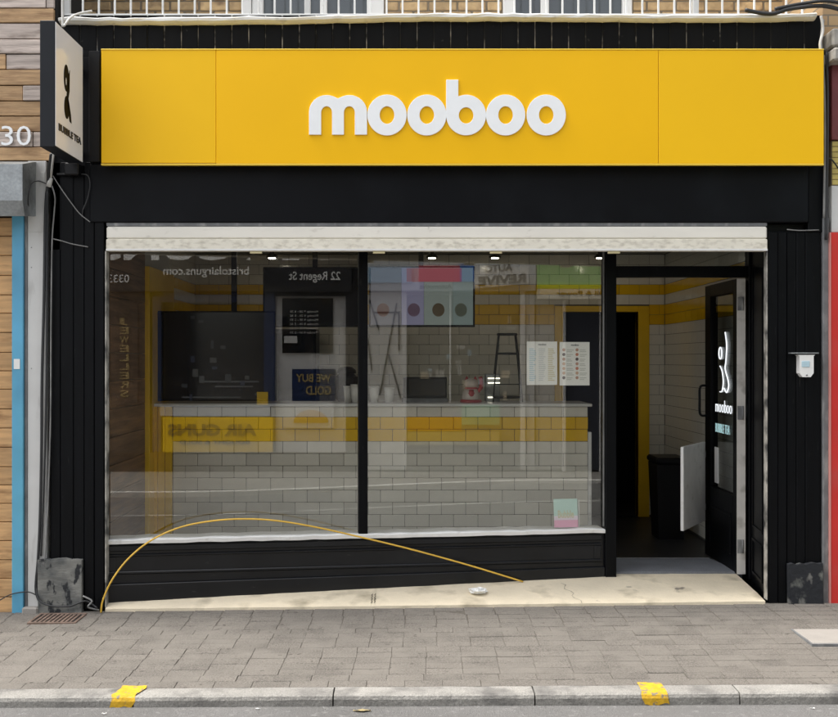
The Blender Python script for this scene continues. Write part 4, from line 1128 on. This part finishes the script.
# black bin
d = 2.05; bx0_, bx1_ = X(657, d), X(689, d); zt_ = Z(458, d)
t = thing("waste_bin", ((bx0_ + bx1_) / 2, d + .2, FLZ), "black plastic bin standing by the tiled wall inside the door", "bin")
mb = MB(); xm = (bx0_ + bx1_) / 2; hw = (bx1_ - bx0_) / 2
vs = []
for z, k in ((FLZ, .78), (zt_ - .06, .96)):
    for a, b_ in ((-1, 0), (1, 0), (1, 1), (-1, 1)): vs.append((xm + a * hw * k, d + .02 + .36 * (b_ * k + (1 - k) / 2), z))
mb.add(vs, [(3, 2, 1, 0), (4, 5, 6, 7), (0, 1, 5, 4), (1, 2, 6, 5), (2, 3, 7, 6), (3, 0, 4, 7)])
part("body", mb, BLACKP, t)
part("lid", B(xm - hw, xm + hw, d, d + .42, zt_ - .06, zt_, .018), BLACKP, t)

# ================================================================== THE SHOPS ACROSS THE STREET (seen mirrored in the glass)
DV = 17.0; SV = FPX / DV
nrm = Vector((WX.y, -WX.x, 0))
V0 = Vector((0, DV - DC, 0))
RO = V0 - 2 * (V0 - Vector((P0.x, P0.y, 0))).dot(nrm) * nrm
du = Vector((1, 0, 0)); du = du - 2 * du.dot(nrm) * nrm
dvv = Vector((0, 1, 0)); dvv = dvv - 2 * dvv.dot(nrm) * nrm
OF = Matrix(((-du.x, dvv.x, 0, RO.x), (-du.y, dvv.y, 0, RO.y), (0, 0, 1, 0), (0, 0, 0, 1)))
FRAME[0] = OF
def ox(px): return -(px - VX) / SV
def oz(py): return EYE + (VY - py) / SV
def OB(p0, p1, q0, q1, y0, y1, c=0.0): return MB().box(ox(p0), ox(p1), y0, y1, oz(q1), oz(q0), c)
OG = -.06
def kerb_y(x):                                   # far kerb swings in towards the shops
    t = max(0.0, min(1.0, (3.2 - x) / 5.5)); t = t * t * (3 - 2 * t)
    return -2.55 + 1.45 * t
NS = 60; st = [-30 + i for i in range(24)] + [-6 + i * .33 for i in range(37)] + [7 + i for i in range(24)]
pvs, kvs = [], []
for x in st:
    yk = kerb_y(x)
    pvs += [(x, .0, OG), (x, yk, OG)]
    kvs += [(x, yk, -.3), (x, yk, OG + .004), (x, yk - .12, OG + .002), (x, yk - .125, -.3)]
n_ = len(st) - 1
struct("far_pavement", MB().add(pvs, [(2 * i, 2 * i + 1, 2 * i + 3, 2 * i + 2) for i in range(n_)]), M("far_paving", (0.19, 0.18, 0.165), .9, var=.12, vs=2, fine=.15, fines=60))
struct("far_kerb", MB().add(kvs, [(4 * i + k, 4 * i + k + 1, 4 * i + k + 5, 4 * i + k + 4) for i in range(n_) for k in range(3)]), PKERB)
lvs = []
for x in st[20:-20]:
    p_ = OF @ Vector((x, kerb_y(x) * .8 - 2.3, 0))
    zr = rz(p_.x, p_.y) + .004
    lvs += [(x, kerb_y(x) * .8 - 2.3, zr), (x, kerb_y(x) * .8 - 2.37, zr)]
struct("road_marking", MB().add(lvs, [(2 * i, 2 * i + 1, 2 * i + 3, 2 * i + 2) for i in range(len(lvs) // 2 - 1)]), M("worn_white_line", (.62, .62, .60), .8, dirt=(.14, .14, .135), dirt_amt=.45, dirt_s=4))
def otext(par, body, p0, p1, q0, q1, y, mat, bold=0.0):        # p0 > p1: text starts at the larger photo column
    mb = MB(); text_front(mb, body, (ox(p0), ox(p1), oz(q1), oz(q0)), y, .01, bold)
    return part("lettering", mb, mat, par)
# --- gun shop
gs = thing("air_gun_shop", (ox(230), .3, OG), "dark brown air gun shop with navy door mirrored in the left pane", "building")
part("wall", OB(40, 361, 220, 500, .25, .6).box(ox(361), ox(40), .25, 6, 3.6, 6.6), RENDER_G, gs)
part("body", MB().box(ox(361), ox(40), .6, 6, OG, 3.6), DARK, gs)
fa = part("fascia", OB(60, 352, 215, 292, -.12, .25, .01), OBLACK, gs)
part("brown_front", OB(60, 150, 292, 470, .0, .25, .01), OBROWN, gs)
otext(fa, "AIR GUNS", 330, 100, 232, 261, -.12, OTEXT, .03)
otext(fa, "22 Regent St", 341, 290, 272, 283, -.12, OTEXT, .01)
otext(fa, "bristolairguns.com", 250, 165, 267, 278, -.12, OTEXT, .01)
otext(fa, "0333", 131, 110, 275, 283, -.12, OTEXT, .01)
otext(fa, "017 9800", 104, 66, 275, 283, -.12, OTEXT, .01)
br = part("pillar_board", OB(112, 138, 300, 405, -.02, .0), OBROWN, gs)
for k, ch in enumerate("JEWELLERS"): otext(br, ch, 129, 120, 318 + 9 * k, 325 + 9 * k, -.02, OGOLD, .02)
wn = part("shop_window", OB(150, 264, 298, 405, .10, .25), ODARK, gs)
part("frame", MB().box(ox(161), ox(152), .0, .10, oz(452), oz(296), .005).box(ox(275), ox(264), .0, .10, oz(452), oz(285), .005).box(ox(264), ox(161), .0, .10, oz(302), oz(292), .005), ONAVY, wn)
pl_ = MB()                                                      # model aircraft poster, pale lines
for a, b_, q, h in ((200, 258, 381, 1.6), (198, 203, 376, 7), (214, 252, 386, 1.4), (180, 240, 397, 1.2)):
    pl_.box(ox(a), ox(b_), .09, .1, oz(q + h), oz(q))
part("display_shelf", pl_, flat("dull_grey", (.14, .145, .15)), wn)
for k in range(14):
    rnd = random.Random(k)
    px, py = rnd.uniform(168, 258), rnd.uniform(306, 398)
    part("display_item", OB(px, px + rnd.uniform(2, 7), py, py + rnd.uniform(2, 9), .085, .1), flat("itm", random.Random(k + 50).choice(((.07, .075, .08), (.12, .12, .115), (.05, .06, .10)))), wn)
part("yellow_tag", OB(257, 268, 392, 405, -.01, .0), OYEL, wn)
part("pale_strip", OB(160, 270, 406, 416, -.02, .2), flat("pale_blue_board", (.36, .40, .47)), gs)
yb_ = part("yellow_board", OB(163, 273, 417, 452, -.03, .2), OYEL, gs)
otext(yb_, "AIR GUNS", 257, 168, 424, 436, -.03, OINK, .04)
otext(yb_, "BOUGHT & SOLD", 250, 180, 440, 444, -.03, OINK, .01)
part("riser", OB(60, 352, 452.5, 500, .0, .25), OBROWN, gs)
dr_ = part("shop_door", OB(275, 346, 292, 465, .06, .25, .005), OWHITE, gs)
part("door_surround", MB().box(ox(358), ox(346), -.02, .2, OG, oz(268), .01).box(ox(346), ox(275), -.02, .05, oz(296), oz(288), .01), OBLACK, gs)
part("pane", OB(282, 333, 298, 353, .04, .061), ODARK, dr_)
hr = MB()
for k in range(6):
    text_front(hr, "Monday 9 30 - 5 30", (ox(318), ox(290), oz(313 + 4.2 * k), oz(310.3 + 4.2 * k)), .04, .004)
part("opening_hours", hr, OTEXT, dr_)
part("open_sign", OB(284, 297, 336, 343, .03, .04), OWHITE, dr_)
po = part("gold_poster", OB(292, 335, 369, 401, .02, .06), ONAVY, dr_)
otext(po, "WE BUY", 331, 296, 374, 382, .02, OGOLD, .02)
otext(po, "GOLD", 331, 306, 386, 395, .02, OGOLD, .02)
p2 = part("fan_poster", OB(284, 334, 401.5, 428, .015, .06), OWHITE, dr_)
vs, fs = shape_lists([[(ox(311) + .27 * math.cos(a * math.pi / 16), oz(423) + .2 * math.sin(a * math.pi / 16)) for a in range(17)]], .004)
part("fan_picture", MB().add([(v[0], .011 - v[2], v[1]) for v in vs], fs), flat("fan_orange", (.62, .36, .10)), p2)
# --- car parts shop
ar = thing("car_care_shop", (ox(448), .3, OG), "white car care shop with colourful fascia mirrored in the right pane", "building")
part("wall", MB().box(ox(536), ox(361.3), .25, 6, 3.6, 6.6).box(ox(536), ox(361.3), .2, .6, OG, 3.6), flat("pale_render", (.55, .54, .52)), ar)
f2 = part("fascia", OB(362, 536, 225, 291, -.08, .2, .01), flat("pale_fascia", (.42, .45, .48)), ar)
part("blue_block", OB(368, 412, 268, 283, -.10, -.08), flat("sky_blue", (.25, .40, .55)), f2)
part("red_block", OB(419, 462, 266, 282, -.10, -.08), flat("sign_red", (.55, .09, .12)), f2)
part("navy_block", OB(460, 474, 264, 282, -.11, -.08), flat("sign_blue", (.04, .16, .50)), f2)
otext(f2, "Automotive", 452, 420, 284, 289, -.08, OINK, .02)
sg = part("tilted_sign", MB().prism([(ox(528), oz(284)), (ox(528), oz(267)), (ox(474), oz(271)), (ox(474), oz(289))], -.16, -.11).xf(lambda x, y, z: (x, y, z)), OWHITE, f2)
def rot_text(par, body, p0, p1, q0, q1, dq):
    vs, fs = text_lists(body, (ox(p0), ox(p1), oz(q1), oz(q0)), .01, .03)
    a, b_ = ox(p0), ox(p1)
    part("lettering", MB().add([(v[0], -.16 - v[2], v[1] - (v[0] - a) / (b_ - a) * dq / SV) for v in vs], fs), OINK, par)
rot_text(sg, "REVIVE", 525, 478, 274, 283, 3.5); rot_text(sg, "AUTO", 512, 484, 264.5, 271, 2)
wd_ = part("white_shutter_door", OB(362, 405, 292, 470, .05, .2), OWHITE, ar)
lt = MB()
for a, b_, c_, e in ((370, 300, 379, 330), (397, 303, 380, 395), (389, 355, 401, 398), (368, 340, 372, 370)):
    lt.tube([(ox(a), .04, oz(b_)), (ox(c_), .04, oz(e))], .012, 6, spline=False)
lt.box(ox(374), ox(399), .03, .05, oz(313), oz(311.5)).box(ox(400), ox(398.5), .03, .05, oz(350), oz(311))
part("lattice", lt, OINK, wd_)
w2 = part("shop_window", OB(407, 520, 295, 402, .10, .2), M("shop_window_dim", (.10, .105, .10), .15), ar)
part("frame", MB().box(ox(407), ox(404), -.0, .12, oz(470), oz(290), .005).box(ox(451.5), ox(450), -.0, .12, oz(403), oz(290), .005).box(ox(526), ox(521), -.0, .12, oz(470), oz(290), .005), OWHITE, w2)
part("pale_riser", OB(407, 521, 402, 470, .02, .2), flat("pale_riser", (.16, .16, .155)), ar)
for k in range(16):
    rnd = random.Random(k + 9)
    px, py = rnd.uniform(410, 512), rnd.uniform(315, 396); hh = rnd.uniform(3, 9)
    part("window_sticker", OB(px, px + rnd.uniform(3, 9), py, py + hh, .09, .101), flat("stk", rnd.choice(((.5, .5, .48), (.35, .35, .33), (.5, .42, .3), (.3, .4, .45)))), w2)
otext(w2, "Valeting", 446, 410, 407, 414, .02, OINK, .02)
part("orange_poster", OB(408, 462, 417, 431, .0, .02), flat("poster_orange", (.60, .22, .02)), ar)
part("green_poster", OB(462, 500, 405, 425, .0, .02), flat("poster_green", (.18, .42, .26)), ar)
part("cream_poster", OB(408, 500, 432, 445, -.005, .02), flat("poster_cream", (.42, .36, .2)), ar)
part("side_panel", OB(527, 535.5, 292, 470, .05, .2), flat("pale_side", (.5, .5, .5)), ar)
# --- shop with the green fascia
gn = thing("green_fascia_shop", (ox(640), .3, OG), "shop with green fascia and navy shutter mirrored at right of window", "building")
part("wall", MB().box(ox(760), ox(536.3), .25, 6, 3.6, 6.6).box(ox(760), ox(536.3), .2, .6, OG, 3.6), flat("grey_render", (.30, .30, .29)), gn)
f3 = part("fascia", OB(537, 760, 225, 289, -.08, .2, .01), flat("sign_green", (.16, .42, .07)), gn)
part("lime_band", OB(537, 760, 284, 288.9, -.1, -.08), flat("sign_lime", (.42, .62, .04)), f3)
part("cream_strip", OB(537, 760, 289.2, 299, -.10, .2), flat("cream_strip", (.66, .62, .50)), gn)
otext(gn, "Coal, Gas, Oil & Power", 650, 556, 291, 297, -.10, OINK, .01)
part("navy_shutter", OB(567, 600, 305, 470, .05, .2), flat("navy_shutter", (.035, .04, .055)), gn)
part("white_post", MB().box(ox(566.5), ox(563.5), .0, .2, OG, oz(300), .005).box(ox(604), ox(600.5), .0, .2, OG, oz(300), .005), OWHITE, gn)
part("shop_window", OB(605, 720, 305, 410, .08, .2), ODARK, gn)
part("pale_bay", OB(537, 563, 300, 470, .08, .2), flat("pale_bay", (.34, .34, .33)), gn)
for thing_, p0, p1 in ((gs, 110, 150), (gs, 250, 290), (ar, 420, 470), (gn, 570, 610)):
    q = part("upper_window", MB().box(ox(p1), ox(p0), .20, .3, 4.4, 5.9, .01), OWHITE, thing_)
    part("pane", MB().box(ox(p1) + .07, ox(p0) - .07, .19, .21, 4.47, 5.83), ODARK, q)
FRAME[0] = Matrix.Identity(4)
